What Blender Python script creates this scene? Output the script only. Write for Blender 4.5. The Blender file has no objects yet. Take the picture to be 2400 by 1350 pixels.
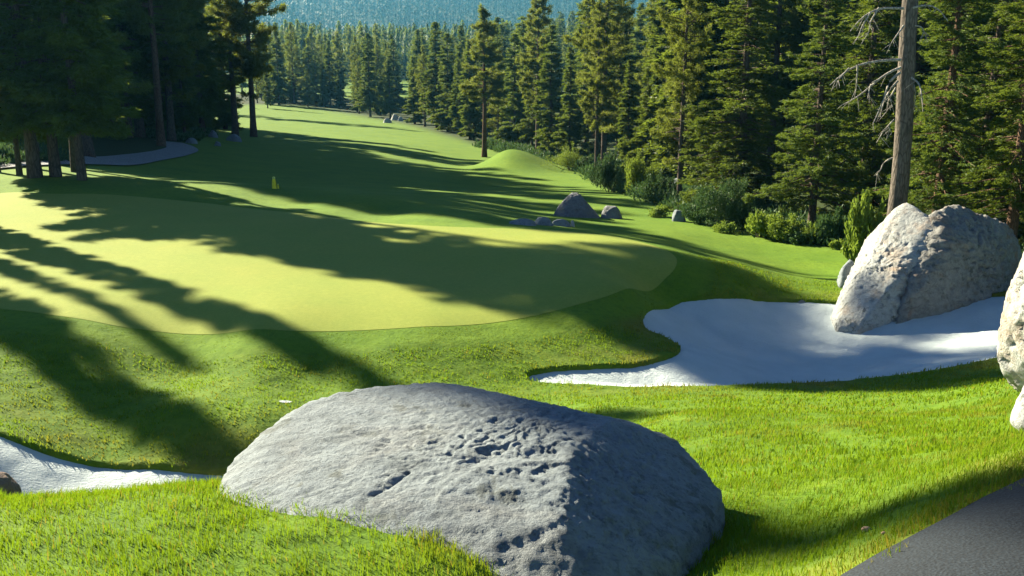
import bpy, bmesh, math, random
import numpy as np
from mathutils import Vector
rad = math.radians
scene = bpy.context.scene
COL = scene.collection
rng = np.random.default_rng(7)
random.seed(7)
HAZE = 0.00016
# added trees at the left, invented for their shadows: x, y, height, kind, width
SHADE = [(-25, 40.2, 18.5, 'slim_fir', .65), (-24.2, 34.4, 12.5, 'slim_fir', 1.4), (-28, 40.8, 13, 'slim_fir', .7),
    (-30.25, 35.45, 30.5, 'slim_fir', .42), (-27.5, 57.5, 31, 'high_pine', .8), (-31, 57.5, 31, 'high_pine', .8)]

# ------------------------------------------------------------------ camera
EYE = 6.0                      # metres above the putting green
FPX = 2333.0                   # focal length in photo pixels (2400 wide)
PITCH = rad(13.38)
cam_d = bpy.data.cameras.new("camera"); cam = bpy.data.objects.new("camera", cam_d)
COL.objects.link(cam); scene.camera = cam
cam.location = (0, 0, EYE); cam.rotation_euler = (math.pi/2 - PITCH, 0, 0)
cam_d.sensor_width = 36; cam_d.lens = 35.0; cam_d.clip_start = 0.05; cam_d.clip_end = 6000

# ------------------------------------------------------------------ light
SUN_EL = rad(25.0); SUN_AZ = rad(-46.0)       # azimuth from +Y, negative = left
world = bpy.data.worlds.new("World"); scene.world = world; world.use_nodes = True
wn = world.node_tree; bg = wn.nodes["Background"]
sky = wn.nodes.new("ShaderNodeTexSky"); sky.sky_type = 'NISHITA'; sky.sun_disc = False
sky.sun_elevation = SUN_EL; sky.sun_rotation = SUN_AZ
sky.altitude = 1900; sky.air_density = 0.6; sky.dust_density = 0.0; sky.ozone_density = 3.0
wn.links.new(sky.outputs[0], bg.inputs[0]); bg.inputs[1].default_value = 0.05
sun_d = bpy.data.lights.new("sun", 'SUN'); sun = bpy.data.objects.new("sun", sun_d); COL.objects.link(sun)
sun_d.energy = 5.0; sun_d.angle = rad(0.7); sun_d.color = (1.0, 0.89, 0.66)
SD = Vector((math.sin(SUN_AZ)*math.cos(SUN_EL), math.cos(SUN_AZ)*math.cos(SUN_EL), math.sin(SUN_EL)))
sun.rotation_euler = SD.to_track_quat('Z', 'Y').to_euler()
vs = scene.view_settings
vs.view_transform = 'Standard'; vs.look = 'None'; vs.gamma = 1.0; vs.use_curve_mapping = False
vs.exposure = 2.2
cy = scene.cycles
cy.max_bounces = 6; cy.diffuse_bounces = 3; cy.glossy_bounces = 2; cy.transmission_bounces = 3
cy.volume_bounces = 0; cy.transparent_max_bounces = 4
cy.use_denoising = True
cy.use_adaptive_sampling = True
try: cy.denoiser = 'OPENIMAGEDENOISE'
except Exception: pass

# ------------------------------------------------------------------ noise
_pr = np.random.default_rng(11)
_perm = np.concatenate([_pr.permutation(256)]*3)
_g3 = _pr.normal(size=(256, 3)); _g3 /= np.linalg.norm(_g3, axis=1)[:, None]
def perlin(p):
    p = np.asarray(p, float); i = np.floor(p).astype(int); f = p - i; i &= 255
    u = f*f*f*(f*(f*6-15)+10); out = 0
    for dx in (0, 1):
        wx = u[:, 0] if dx else 1-u[:, 0]
        for dy in (0, 1):
            wy = u[:, 1] if dy else 1-u[:, 1]
            for dz in (0, 1):
                wz = u[:, 2] if dz else 1-u[:, 2]
                h = _perm[_perm[_perm[(i[:, 0]+dx) & 255] + ((i[:, 1]+dy) & 255)] + ((i[:, 2]+dz) & 255)]
                g = _g3[h]
                out = out + wx*wy*wz*(g[:, 0]*(f[:, 0]-dx)+g[:, 1]*(f[:, 1]-dy)+g[:, 2]*(f[:, 2]-dz))
    return out
def fbm(p, oct=4, gain=.5):
    a = 1.; s = 0.; p = np.asarray(p, float)
    for k in range(oct):
        s = s + a*perlin(p*(2**k) + 17.3*k); a *= gain
    return s
def sstep(a, b, x):
    t = np.clip((x-a)/(b-a), 0, 1); return t*t*(3-2*t)

# ------------------------------------------------------------------ survey: pixel of the photo -> point of the place
cp, sp = math.cos(PITCH), math.sin(PITCH)
def ray(u, v):
    a = (u-1200)/FPX; b = (675-v)/FPX
    return np.array([a, cp + b*sp, -sp + b*cp])
def PY(u, v, Y):
    r = ray(u, v); t = Y/r[1]; return np.array([r[0]*t, Y, EYE + r[2]*t])
def PZ(u, v, z):
    r = ray(u, v); t = (z-EYE)/r[2]; return np.array([r[0]*t, r[1]*t, z])

CP = []
def cz(*rows):
    for u, v, z in rows: CP.append(PZ(u, v, z))
def cY(*rows):
    for u, v, Y in rows: CP.append(PY(u, v, Y))
def cw(*rows):
    for r in rows: CP.append(np.array(r, float))
# foreground knoll, camera side
cw((0, 0, 4.3), (-3, 0, 4.2), (3, 0, 4.3), (-8, 1, 3.8), (8, 1, 4.6), (-20, 0, 3), (20, 0, 5), (-60, 0, 2), (60, 0, 8))
cz((0, 1350, 3.95), (500, 1350, 3.85), (1000, 1400, 3.78), (0, 1250, 3.85), (400, 1240, 3.8), (-400, 1170, 3.6),
   (0, 1167, 3.6), (250, 1155, 3.55), (480, 1135, 3.42), (760, 1203, 3.72), (920, 1262, 3.74), (1060, 1338, 3.78), (600, 1165, 3.6), (1300, 1420, 3.5))
cw((-4, 8, 1.6), (-2.6, 10.5, .25), (-5.5, 12, -.55), (-1, 8, 2.3), (-1, 12, .7), (1, 9, 2.1), (1, 13, .5), (-9, 9, .6), (-12, 12, -.5),
   (-5, 13.6, -.75), (-9, 14, -.6))
# slope right of the boulder down to the bunker lip
cY((1400, 960, 15), (1500, 1000, 12), (1700, 1050, 9.5), (1700, 1100, 7.6), (1720, 1140, 6.5), (1750, 1250, 5.2), (1900, 1300, 4.5),
   (2200, 910, 16), (2200, 950, 13), (2200, 1000, 10), (2200, 1060, 7), (2360, 1010, 8.8), (2360, 900, 14), (1900, 960, 13.2), (1900, 1030, 9.6))
cz((2400, 1130, 4.1), (2200, 1230, 4.05), (2000, 1350, 4.0), (1800, 1400, 3.85), (2900, 1000, 4.3), (2800, 1350, 4.2))
# bunker surrounds
cz((1260, 888, -.5), (1500, 902, -.5), (1900, 892, -.48), (2200, 860, -.35), (2335, 835, -.2), (2700, 790, .2),
   (1290, 862, -.42), (1500, 848, -.5), (1595, 820, -.55), (1510, 760, -.45), (1560, 705, -.6), (1780, 697, -.75), (1960, 705, -.75),
   (2340, 690, -.4), (2600, 690, 0))
# left slopes and left bunker rim
cz((0, 1020, -.4), (250, 1085, -.85), (500, 1100, -.85), (620, 1108, -.8), (400, 955, -.38), (600, 975, -.35), (0, 900, -.3), (200, 830, -.25),
   (430, 880, -.62), (200, 900, -.5), (700, 900, -.45), (1100, 890, -.42), (800, 950, -.45), (-500, 1000, -.3))
# putting green
cz((0, 722, 0), (200, 757, 0), (600, 778, 0), (1000, 768, 0), (1280, 735, 0), (1480, 680, 0), (1590, 630, 0), (1450, 555, 0), (1180, 536, 0),
   (700, 500, 0), (400, 468, 0), (0, 447, .05), (300, 600, 0.02), (800, 620, 0), (1150, 640, 0), (-500, 600, .05), (-900, 560, .1))
# ridge behind the green, then the valley fairway
cz((560, 437, -.15), (800, 462, -.2), (1000, 497, -.2), (1180, 520, -.3), (1750, 640, -.35), (1960, 690, -.7), (1650, 600, -.2),
   (700, 478, -.45), (900, 505, -.45))
cz((400, 420, -2), (600, 400, -3.2), (900, 440, -3), (1150, 470, -2.2), (800, 400, -4), (800, 350, -5.5), (600, 340, -5), (1100, 430, -4.6),
   (600, 262, -8.2), (1100, 377, -7), (960, 335, -7), (750, 252, -9.3), (800, 300, -7.6), (1100, 335, -8), (950, 300, -8.2),
   (1290, 395, -6.2), (1400, 432, -4.8), (1250, 415, -5.2), (1300, 466, -2.6), (1500, 468, -2.9), (1350, 512, -1.7), (1250, 495, -2.1),
   (1560, 500, -2.4), (1700, 545, -2.0), (1900, 572, -1.9), (2020, 590, -1.8), (1800, 600, -1.7), (1900, 645, -1.45), (1500, 545, -1.2), (1650, 570, -1.5),
   (1560, 545, -1.35), (1960, 620, -1.6))
# left woods edge
cz((200, 422, .25), (60, 425, .3), (0, 400, .2), (100, 387, 0), (220, 380, -.8), (440, 352, -3), (480, 320, -4.5), (300, 340, -2.2), (560, 325, -6),
   (-300, 420, .5), (-800, 430, 1))
cw((-40, 60, .5), (-60, 90, 0), (-100, 160, -3), (-90, 230, -6.5), (0, 300, -10), (70, 300, -8), (150, 250, 1), (-200, 300, -2), (60, 170, -4),
   (90, 110, 1), (35, 60, -1.2), (80, 80, 2.5), (22, 38, -1.4), (40, 40, .2), (60, 30, 2), (18, 30, -.9), (150, 150, 9), (260, 300, 24), (0, 400, -8), (100, 400, 2), (250, 500, 26), (-300, 500, 5),
   (0, 560, -4), (0, 900, 0), (-500, 900, 10), (500, 900, 40), (0, 1800, 10), (-900, 1800, 10), (900, 1800, 10), (-100, 30, 3), (100, 30, 6), (-300, 100, 5), (300, 100, 20),
   (-30, 10, 1.5), (30, 12, 4), (-40, 30, 1), (-60, 45, 1))
CP = np.array(CP)
def warp(x, y):
    yy = np.maximum(y, 0) + 4.0
    return np.stack([np.clip(x/yy, -4, 4)*1.6, np.log(yy)], -1)
_W = warp(CP[:, 0], CP[:, 1])
def _phi(r2): return 0.5*r2*np.log(r2 + 1e-12)
_n = len(CP); _K = _phi(((_W[:, None]-_W[None])**2).sum(-1)) + np.eye(_n)*2e-5
_Pm = np.concatenate([np.ones((_n, 1)), _W], 1)
_A = np.zeros((_n+3, _n+3)); _A[:_n, :_n] = _K; _A[:_n, _n:] = _Pm; _A[_n:, :_n] = _Pm.T
_sol = np.linalg.solve(_A, np.concatenate([CP[:, 2], np.zeros(3)]))
def Hraw(x, y):
    x = np.atleast_1d(np.asarray(x, float)).ravel(); y = np.atleast_1d(np.asarray(y, float)).ravel()
    out = np.empty(len(x))
    for k in range(0, len(x), 40000):
        w = warp(x[k:k+40000], y[k:k+40000])
        r2 = ((w[:, None, 0]-_W[None, :, 0])**2 + (w[:, None, 1]-_W[None, :, 1])**2)
        out[k:k+40000] = _phi(r2) @ _sol[:_n] + _sol[_n] + w @ _sol[_n+1:]
    return out
_Ys = np.geomspace(2.2, 1500, 2500)
def hit(u, v, hf=None):
    """first point of the terrain seen at photo pixel (u, v)"""
    r = ray(u, v); x = r[0]/r[1]*_Ys; z = EYE + r[2]/r[1]*_Ys
    h = (hf or Hraw)(x, _Ys); below = np.nonzero(z <= h)[0]
    if len(below) == 0: return PY(u, v, 600)
    k = max(below[0], 1); a, b = z[k-1]-h[k-1], z[k]-h[k]; t = a/(a-b+1e-9)
    Y = _Ys[k-1] + (_Ys[k]-_Ys[k-1])*t
    return np.array([r[0]/r[1]*Y, Y, EYE + r[2]/r[1]*Y])
def smooth_poly(P, it=3):
    P = np.asarray(P, float)
    for _ in range(it):
        Q = np.roll(P, -1, 0); P = np.stack([P*.75+Q*.25, P*.25+Q*.75], 1).reshape(-1, P.shape[1])
    return P
def sdf(x, y, P):
    """signed distance to a closed polygon, negative inside"""
    x = np.asarray(x, float).ravel(); y = np.asarray(y, float).ravel()
    m = 6.0; lo = P.min(0)-m; hi = P.max(0)+m
    d = np.hypot(np.maximum(np.maximum(lo[0]-x, x-hi[0]), 0), np.maximum(np.maximum(lo[1]-y, y-hi[1]), 0)) + m
    I = np.nonzero(d <= m)[0]
    px, py = x[I], y[I]; best = np.full(len(I), 1e18); ins = np.zeros(len(I), bool)
    for a, b in zip(P, np.roll(P, -1, 0)):
        e = b-a; L = e@e + 1e-12; wx, wy = px-a[0], py-a[1]
        t = np.clip((wx*e[0]+wy*e[1])/L, 0, 1)
        best = np.minimum(best, (wx-t*e[0])**2 + (wy-t*e[1])**2)
        c = (a[1] > py) != (b[1] > py)
        ins ^= c & (px < (b[0]-a[0])*(py-a[1])/((b[1]-a[1]) if b[1] != a[1] else 1e-12) + a[0])
    d[I] = np.where(ins, -1, 1)*np.sqrt(best)
    return d
def poly_px(rows): return smooth_poly([hit(u, v)[:2] for u, v in rows])
GREEN = poly_px([(-900, 470), (-300, 449), (0, 448), (110, 457), (230, 454), (400, 468), (560, 485), (700, 501), (850, 518), (1000, 531), (1180, 536), (1330, 541),
    (1450, 556), (1530, 575), (1585, 600), (1588, 630), (1545, 662), (1450, 690), (1350, 716), (1270, 738), (1150, 758), (1000, 768), (800, 776), (600, 778), (400, 774), (200, 756), (0, 722), (-300, 690), (-1000, 640)])
SANDR = poly_px([(1225, 872), (1260, 892), (1350, 901), (1500, 905), (1700, 903), (1900, 895), (2050, 884), (2200, 864), (2335, 838), (2520, 810), (2700, 770),
    (2640, 715), (2500, 690), (2340, 688), (2200, 700), (2060, 712), (1960, 706), (1880, 700), (1780, 696), (1650, 697), (1565, 703), (1500, 738), (1515, 768),
    (1565, 785), (1597, 806), (1590, 830), (1520, 848), (1400, 857), (1290, 862)])
_lr = [hit(u, v)[:2] for u, v in [(-300, 960), (-100, 985), (0, 1018), (100, 1053), (180, 1074), (250, 1086), (330, 1090), (400, 1096), (500, 1100), (600, 1106), (700, 1125)]]
SANDL = smooth_poly(_lr + [(-2.6, 13.3), (-4.2, 12.2), (-7.0, 11.6), (-10.5, 12.2), (-13, 14.0)])
SANDS = poly_px([(648, 941), (668, 939), (686, 941), (684, 945), (665, 946)])
PATHR = smooth_poly([hit(u, v)[:2] for u, v in [(1990, 1350), (2090, 1294), (2190, 1240), (2290, 1184), (2400, 1128), (2600, 1040)]] + [(4.5, 5.6), (7, 6.6), (9, 6.0), (8, 2.2), (5, .4), (2.5, -1.6), (-2, -1), (-2.2, .9), (-.9, 1.75), (.2, 2.6)])
def Hg(x, y):
    """turf surface"""
    x = np.asarray(x, float).ravel(); y = np.asarray(y, float).ravel()
    h = Hraw(x, y)
    near = 1-sstep(30, 60, y)
    sg = sdf(x, y, GREEN)
    amp = sstep(0, 1.2, sg)*near
    q = np.stack([x, y, 0*x], -1)
    h = h + amp*(.05*fbm(q*.55, 3) + .014*fbm(q*2.7, 3))
    h = h + (1-near)*.12*fbm(q*.06, 3)
    h = h + 2.3*np.exp(-((x-MOUND[0])/3.0)**2*np.where(x > MOUND[0], .55, 1) - ((y-MOUND[1])/6.5)**2)
    # sharpened crest in front of the putting green and a mound on the far fairway
    return h
MOUND = hit(1200, 398)
HOLE = 0.55
def sand_depth(d): return .085 + .42*sstep(0, 2.6, -d)
def Hground(x, y):
    h = Hg(x, y)
    for P in (SANDR, SANDL):
        d = sdf(x, y, P); h = h - np.where(d < 0, np.minimum(HOLE, .0 + (-d)*5), 0)
    return h

# ------------------------------------------------------------------ mesh + object helpers
def mesh_np(name, V, F, smooth=True, mats=(), midx=None, attrs=None):
    """V (n,3); F int array (m,k) of equal-sized faces or list of such arrays"""
    me = bpy.data.meshes.new(name); V = np.ascontiguousarray(V, np.float32)
    Fs = F if isinstance(F, list) else [F]; Fs = [np.asarray(f, np.int32) for f in Fs if len(f)]
    loops = np.concatenate([f.ravel() for f in Fs]); tot = np.concatenate([np.full(len(f), f.shape[1], np.int32) for f in Fs])
    start = np.concatenate([[0], np.cumsum(tot)[:-1]]).astype(np.int32)
    me.vertices.add(len(V)); me.vertices.foreach_set("co", V.ravel())
    me.loops.add(len(loops)); me.loops.foreach_set("vertex_index", loops.astype(np.int32))
    me.polygons.add(len(tot)); me.polygons.foreach_set("loop_start", start)
    me.polygons.foreach_set("use_smooth", np.full(len(tot), smooth))
    for m in mats: me.materials.append(m)
    if midx is not None: me.polygons.foreach_set("material_index", np.asarray(midx, np.int32))
    me.update(calc_edges=True)
    for k, a in (attrs or {}).items():
        at = me.attributes.new(k, 'FLOAT', 'POINT'); at.data.foreach_set("value", np.ascontiguousarray(a, np.float32))
    return me
def obj(name, me, parent=None):
    o = bpy.data.objects.new(name, me); COL.objects.link(o)
    if parent: o.parent = parent
    return o
def tag(o, label, cat, group=None):
    o["label"] = label; o["category"] = cat
    if group: o["group"] = group
    return o
def struct(o, kind='structure', label=None, cat=None):
    o["kind"] = kind
    if label: o["label"] = label
    if cat: o["category"] = cat
    return o
def empty(name, loc):
    o = bpy.data.objects.new(name, None); COL.objects.link(o); o.location = loc; o.empty_display_size = .3; return o

# ------------------------------------------------------------------ material helpers
class NT:
    def __init__(s, name):
        s.m = bpy.data.materials.new(name); s.m.use_nodes = True; s.t = s.m.node_tree
        s.t.nodes.clear(); s.out = s.t.nodes.new("ShaderNodeOutputMaterial")
    def n(s, ty, **kw):
        nd = s.t.nodes.new("ShaderNode"+ty)
        ins = kw.pop('i', {})
        for k, v in kw.items(): setattr(nd, k, v)
        for k, v in ins.items():
            if hasattr(v, 'is_linked') or isinstance(v, bpy.types.NodeSocket): s.t.links.new(v, nd.inputs[k])
            else: nd.inputs[k].default_value = v
        return nd
    def noise(s, vec, scale, detail=4, rough=.55, dist=0.): 
        nd = s.n("TexNoise", i={'Vector': vec, 'Scale': scale, 'Detail': detail, 'Roughness': rough, 'Distortion': dist}); return nd.outputs[0]
    def ramp(s, fac, stops):
        nd = s.n("ValToRGB", i={'Fac': fac}); cr = nd.color_ramp
        while len(cr.elements) < len(stops): cr.elements.new(.5)
        for e, (p, c) in zip(cr.elements, stops): e.position = p; e.color = (*c, 1) if len(c) == 3 else c
        return nd.outputs[0]
    def mix(s, fac, a, b, mode='MIX'):
        nd = s.n("MixRGB", blend_type=mode, i={'Fac': fac, 'Color1': a, 'Color2': b}); return nd.outputs[0]
    def math(s, op, a, b=0., c=0.):
        nd = s.n("Math", operation=op, i={0: a, 1: b, 2: c}); return nd.outputs[0]
    def maprange(s, v, a, b, c=0., d=1.):
        nd = s.n("MapRange", i={'Value': v, 'From Min': a, 'From Max': b, 'To Min': c, 'To Max': d}); return nd.outputs[0]
    def attr(s, name): return s.n("Attribute", attribute_name=name).outputs['Fac']
    def pos(s): return s.n("NewGeometry").outputs['Position']
    def objco(s): return s.n("TexCoord").outputs['Object']
    def mapping(s, vec, sc): return s.n("Mapping", i={'Vector': vec, 'Scale': sc}).outputs[0]
    def bump(s, h, strength, dist, nrm=None):
        i = {'Height': h, 'Strength': strength, 'Distance': dist}
        if nrm is not None: i['Normal'] = nrm
        return s.n("Bump", i=i).outputs[0]
    def diffuse(s, col, nrm=None, rough=.9, spec=.15):
        i = {'Base Color': col, 'Roughness': rough, 'Specular IOR Level': spec}
        if nrm is not None: i['Normal'] = nrm
        nd = s.n("BsdfPrincipled", i=i); s.t.links.new(nd.outputs[0], s.out.inputs[0]); return s.m
    def leafy(s, col, trans, fac=.4, rough=.55, spec=.06, nrm=None):
        i = {'Base Color': col, 'Roughness': rough, 'Specular IOR Level': spec*2}
        if nrm is not None: i['Normal'] = nrm
        a = s.n("BsdfPrincipled", i=i); b = s.n("BsdfTranslucent", i={'Color': trans})
        mx = s.n("MixShader", i={'Fac': fac}); s.t.links.new(a.outputs[0], mx.inputs[1]); s.t.links.new(b.outputs[0], mx.inputs[2])
        s.t.links.new(mx.outputs[0], s.out.inputs[0]); return s.m
def C(r, g, b): return (r, g, b, 1)

def mat_ground():
    t = NT("turf"); p = t.pos()
    forest = t.attr("forest"); mown = t.attr("mown"); collar = t.attr("dry")
    n1 = t.noise(p, .35, 4, .6); n2 = t.noise(p, 2.2, 5, .65); n3 = t.noise(p, 14, 5, .7); n4 = t.noise(p, .05, 3, .5)
    rough = t.ramp(n2, [(.25, (.042, .105, .005)), (.5, (.080, .160, .008)), (.75, (.132, .205, .012))])
    rough = t.mix(t.maprange(n3, .35, .7, 0, .5), rough, C(.11, .15, .022))
    rough = t.mix(t.math('MULTIPLY', collar, .75), rough, C(.16, .145, .03))
    fair = t.ramp(n1, [(.3, (.078, .160, .008)), (.7, (.132, .215, .012))])
    fair = t.mix(t.maprange(n3, .3, .8, 0, .35), fair, C(.12, .19, .035))
    col = t.mix(mown, rough, fair)
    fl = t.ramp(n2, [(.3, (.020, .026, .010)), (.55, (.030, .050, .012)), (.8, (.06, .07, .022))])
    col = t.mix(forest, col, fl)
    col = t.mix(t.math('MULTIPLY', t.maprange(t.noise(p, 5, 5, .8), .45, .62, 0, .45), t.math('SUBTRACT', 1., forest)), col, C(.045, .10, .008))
    h = t.math('ADD', t.math('MULTIPLY', n3, .5), n2)
    b = t.bump(h, .55, .06)
    return t.diffuse(col, b, .95, .1)
def mat_green():
    t = NT("putting_turf"); p = t.pos()
    n1 = t.noise(p, .5, 3, .6); n2 = t.noise(p, 6, 5, .75); n3 = t.noise(p, 45, 3, .7)
    col = t.ramp(n2, [(.3, (.180, .240, .038)), (.7, (.245, .298, .052))])
    col = t.mix(t.maprange(n1, .35, .7, 0, .5), col, C(.295, .298, .055))
    col = t.mix(t.maprange(n3, .35, .75, 0, .5), col, C(.165, .21, .03))
    col = t.mix(t.maprange(t.noise(p, 11, 4, .8), .42, .62, 0, .45), col, C(.155, .20, .03))
    wv = t.n('TexWave', bands_direction='DIAGONAL', i={'Vector': p, 'Scale': .42, 'Distortion': .4, 'Detail': 1.}).outputs[1]
    col = t.mix(t.math('MULTIPLY', wv, .22), col, C(.195, .245, .040))
    b = t.bump(t.math('ADD', n3, t.math('MULTIPLY', n2, .6)), .35, .015)
    return t.diffuse(col, b, .9, .1)
def mat_sand():
    t = NT("sand"); p = t.pos()
    n1 = t.noise(p, 1.2, 5, .6); n2 = t.noise(p, 22, 5, .7); n3 = t.noise(t.mapping(p, (3, 9, 3)), 3, 4, .6)
    col = t.ramp(n1, [(.3, (.40, .465, .48)), (.7, (.475, .54, .55))])
    col = t.mix(t.maprange(n2, .62, .75, 0, .3), col, C(.38, .38, .36))
    b = t.bump(t.math('ADD', t.math('MULTIPLY', n2, .8), n3), .8, .035)
    return t.diffuse(col, b, .95, .1)
def mat_asphalt(name="asphalt", base=(.008, .012, .016)):  # default base near black and bluish: tree shade put into the near path
    t = NT(name); p = t.pos()
    n1 = t.noise(p, 90, 3, .8); n2 = t.noise(p, 1.5, 4, .6)
    v = t.n("TexVoronoi", i={'Vector': p, 'Scale': 75}).outputs[0]
    col = t.mix(t.maprange(n1, .4, .7), C(*[c*.65 for c in base]), C(*[c*3.2 for c in base]))
    col = t.mix(t.maprange(n2, .4, .65, 0, .4), col, C(*[c*.8 for c in base]))
    return t.diffuse(col, t.bump(v, .5, .004), .85, .3)
def mat_rock(name, light=(.42, .43, .42), dark=(.17, .175, .18), warm=(.36, .30, .24), grain=55., warmth=.5, lichen=.25):
    t = NT(name); p = t.objco()
    n1 = t.noise(p, 1.3, 6, .65, .6); n2 = t.noise(p, 7, 6, .7); n3 = t.noise(p, grain, 5, .75); n4 = t.noise(t.mapping(p, (1, 2.2, 3.5)), 2.0, 5, .6, 1.0)
    sp = t.n("TexVoronoi", i={'Vector': p, 'Scale': grain*1.5}).outputs[0]
    col = t.ramp(n2, [(.3, [a*.6+b*.4 for a, b in zip(light, dark)]), (.55, light), (.8, [min(1, c*1.12) for c in light])])
    col = t.mix(t.maprange(n1, .5, .72, 0, warmth), col, C(*warm))
    col = t.mix(t.maprange(n4, .56, .72, 0, .55), col, C(*dark))
    col = t.mix(t.maprange(n3, .52, .72, 0, .55), col, C(*[c*.55 for c in dark]))
    col = t.mix(t.maprange(t.noise(p, 3.3, 6, .7, .4), .58, .66, 0, lichen), col, C(.08, .09, .08))
    col = t.mix(t.maprange(t.noise(p, grain*.35, 6, .85), .54, .62, 0, .5), col, C(*[c*.9 for c in dark]))
    h = t.math('ADD', t.math('MULTIPLY', n3, .6), t.math('MULTIPLY', n2, 1.2))
    b = t.bump(h, .7, 1.3/grain)
    return t.diffuse(col, b, .92, .2)
def mat_bark(name, a=(.055, .042, .034), b=(.15, .115, .09)):
    t = NT(name); p = t.objco()
    v = t.n("TexVoronoi", feature='DISTANCE_TO_EDGE', i={'Vector': t.mapping(p, (7, 7, 1.6)), 'Scale': 1.4}).outputs[0]
    n = t.noise(t.mapping(p, (6, 6, 1.2)), 3, 6, .7)
    col = t.mix(t.maprange(n, .3, .7), C(*a), C(*b)); col = t.mix(t.maprange(v, 0, .12, .6, 0), col, C(*[c*.4 for c in a]))
    return t.diffuse(col, t.bump(t.math('ADD', v, n), .8, .05), .95, .1)
def mat_needle(name, a, b, tr, fac=.35):
    t = NT(name); p = t.objco(); r = t.n("ObjectInfo").outputs['Random']
    n = t.noise(p, .9, 3, .6); n2 = t.noise(p, 6, 2, .6)
    col = t.mix(t.maprange(n, .35, .65), C(*a), C(*b)); col = t.mix(t.maprange(n2, .35, .7, 0, .5), col, C(*[c*1.3 for c in b]))
    hsv = t.n("HueSaturation", i={'Hue': t.maprange(r, 0, 1, .485, .52), 'Saturation': t.maprange(r, 0, 1, 1.05, .9), 'Value': t.maprange(r, 0, 1, .8, 1.25), 'Color': col}).outputs[0]
    return t.leafy(hsv, C(*tr), fac)
M = dict(turf=mat_ground(), green=mat_green(), sand=mat_sand(), asphalt=mat_asphalt(), path2=mat_asphalt("worn_asphalt", (.12, .125, .13)),
    granite=mat_rock("granite", light=(.19, .222, .236), dark=(.045, .058, .066), warm=(.20, .195, .18), grain=34, lichen=.7), white=mat_rock("pale_granite", (.42, .44, .42), (.13, .135, .135), (.36, .26, .18), 14, .85, .9),
    shaderock=mat_rock("shade_tinted_granite", (.24, .24, .225), (.07, .07, .065), (.22, .13, .08), 12, .9, .9), greyrock=mat_rock("grey_rock", (.20, .21, .215), (.10, .105, .11), (.19, .17, .14), 12, .3, .3), brownrock=mat_rock("brown_rock", (.20, .15, .12), (.10, .07, .055), (.25, .15, .1), 20),  # split boulder's right mass: pale granite darkened, its shade painted in
    bark=mat_bark("bark"), bark_red=mat_bark("red_bark", (.07, .045, .032), (.20, .125, .08)), bark_grey=mat_bark("grey_bark", (.07, .06, .05), (.21, .18, .15)), deadwood=mat_bark("dead_wood", (.22, .20, .17), (.48, .45, .40)),
    pine=mat_needle("pine_needles", (.055, .085, .014), (.11, .135, .022), (.19, .23, .028), .48),
    fir=mat_needle("fir_needles", (.022, .050, .010), (.050, .088, .014), (.14, .19, .02), .44),
    firlit=mat_needle("sunlit_tint_needles", (.035, .072, .009), (.075, .115, .014), (.14, .19, .02), .4),  # lighter copy of the fir needles with sunlit yellow put in
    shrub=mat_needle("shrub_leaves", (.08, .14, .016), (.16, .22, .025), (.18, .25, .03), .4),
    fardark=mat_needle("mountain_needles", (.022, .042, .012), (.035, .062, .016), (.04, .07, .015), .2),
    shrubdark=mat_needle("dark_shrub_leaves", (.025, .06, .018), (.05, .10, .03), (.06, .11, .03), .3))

# ------------------------------------------------------------------ terrain
def axis(dense0, dense1, step, far_lo, far_hi, g=1.045):
    a = list(np.arange(dense0, dense1+1e-6, step)); s = step
    while a[-1] < far_hi: s *= g; a.append(a[-1]+s)
    s = step; lo = []
    x = dense0
    while x > far_lo: s *= g; x -= s; lo.append(x)
    return np.array(lo[::-1]+a)
xs = axis(-13, 15, .075, -1900, 1900); ys = axis(2, 31, .075, -25, 3400)
GX, GY = np.meshgrid(xs, ys); gx, gy = GX.ravel(), GY.ravel()
gz = Hground(gx, gy)
nx, ny = len(xs), len(ys)
idx = np.arange(nx*ny).reshape(ny, nx)
quads = np.stack([idx[:-1, :-1], idx[:-1, 1:], idx[1:, 1:], idx[1:, :-1]], -1).reshape(-1, 4)
def bil(Z):
    Z = Z.reshape(ny, nx)
    def f(x, y):
        i = np.clip(np.searchsorted(xs, x)-1, 0, nx-2); j = np.clip(np.searchsorted(ys, y)-1, 0, ny-2)
        tx = (x-xs[i])/(xs[i+1]-xs[i]); ty = (y-ys[j])/(ys[j+1]-ys[j])
        return (Z[j, i]*(1-tx)+Z[j, i+1]*tx)*(1-ty) + (Z[j+1, i]*(1-tx)+Z[j+1, i+1]*tx)*ty
    return f
H = bil(gz)
def H1(x, y): return float(H(np.array([x]), np.array([y]))[0])
def hit2(u, v): return hit(u, v, H)
FAIR = smooth_poly([hit(u, v)[:2] for u, v in [(-900, 600), (-900, 430), (-200, 400), (0, 398), (230, 384), (440, 356), (520, 300), (490, 262), (600, 242), (740, 254), (900, 284), (1010, 312), (1120, 345), (1180, 362),
    (1290, 380), (1400, 432), (1500, 478), (1640, 520), (1760, 556), (1900, 578), (2030, 592), (2150, 640), (2500, 690), (2600, 900)]] + [(14, 4), (0, -20), (-25, 5)])
dF = sdf(gx, gy, FAIR); dG = sdf(gx, gy, GREEN); dR = sdf(gx, gy, SANDR); dL = sdf(gx, gy, SANDL); dP = sdf(gx, gy, PATHR)
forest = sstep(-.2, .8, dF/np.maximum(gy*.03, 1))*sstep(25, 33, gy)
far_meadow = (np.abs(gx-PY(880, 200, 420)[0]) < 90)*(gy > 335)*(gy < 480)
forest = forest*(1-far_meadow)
mown = sstep(27, 33, gy + 2*fbm(np.stack([gx, gy, 0*gx], -1)*.3, 2))*(1-forest)
mown = np.maximum(mown, sstep(1.1, .7, dG))
nz = fbm(np.stack([gx, gy, 0*gx+5], -1)*.5, 3)
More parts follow.
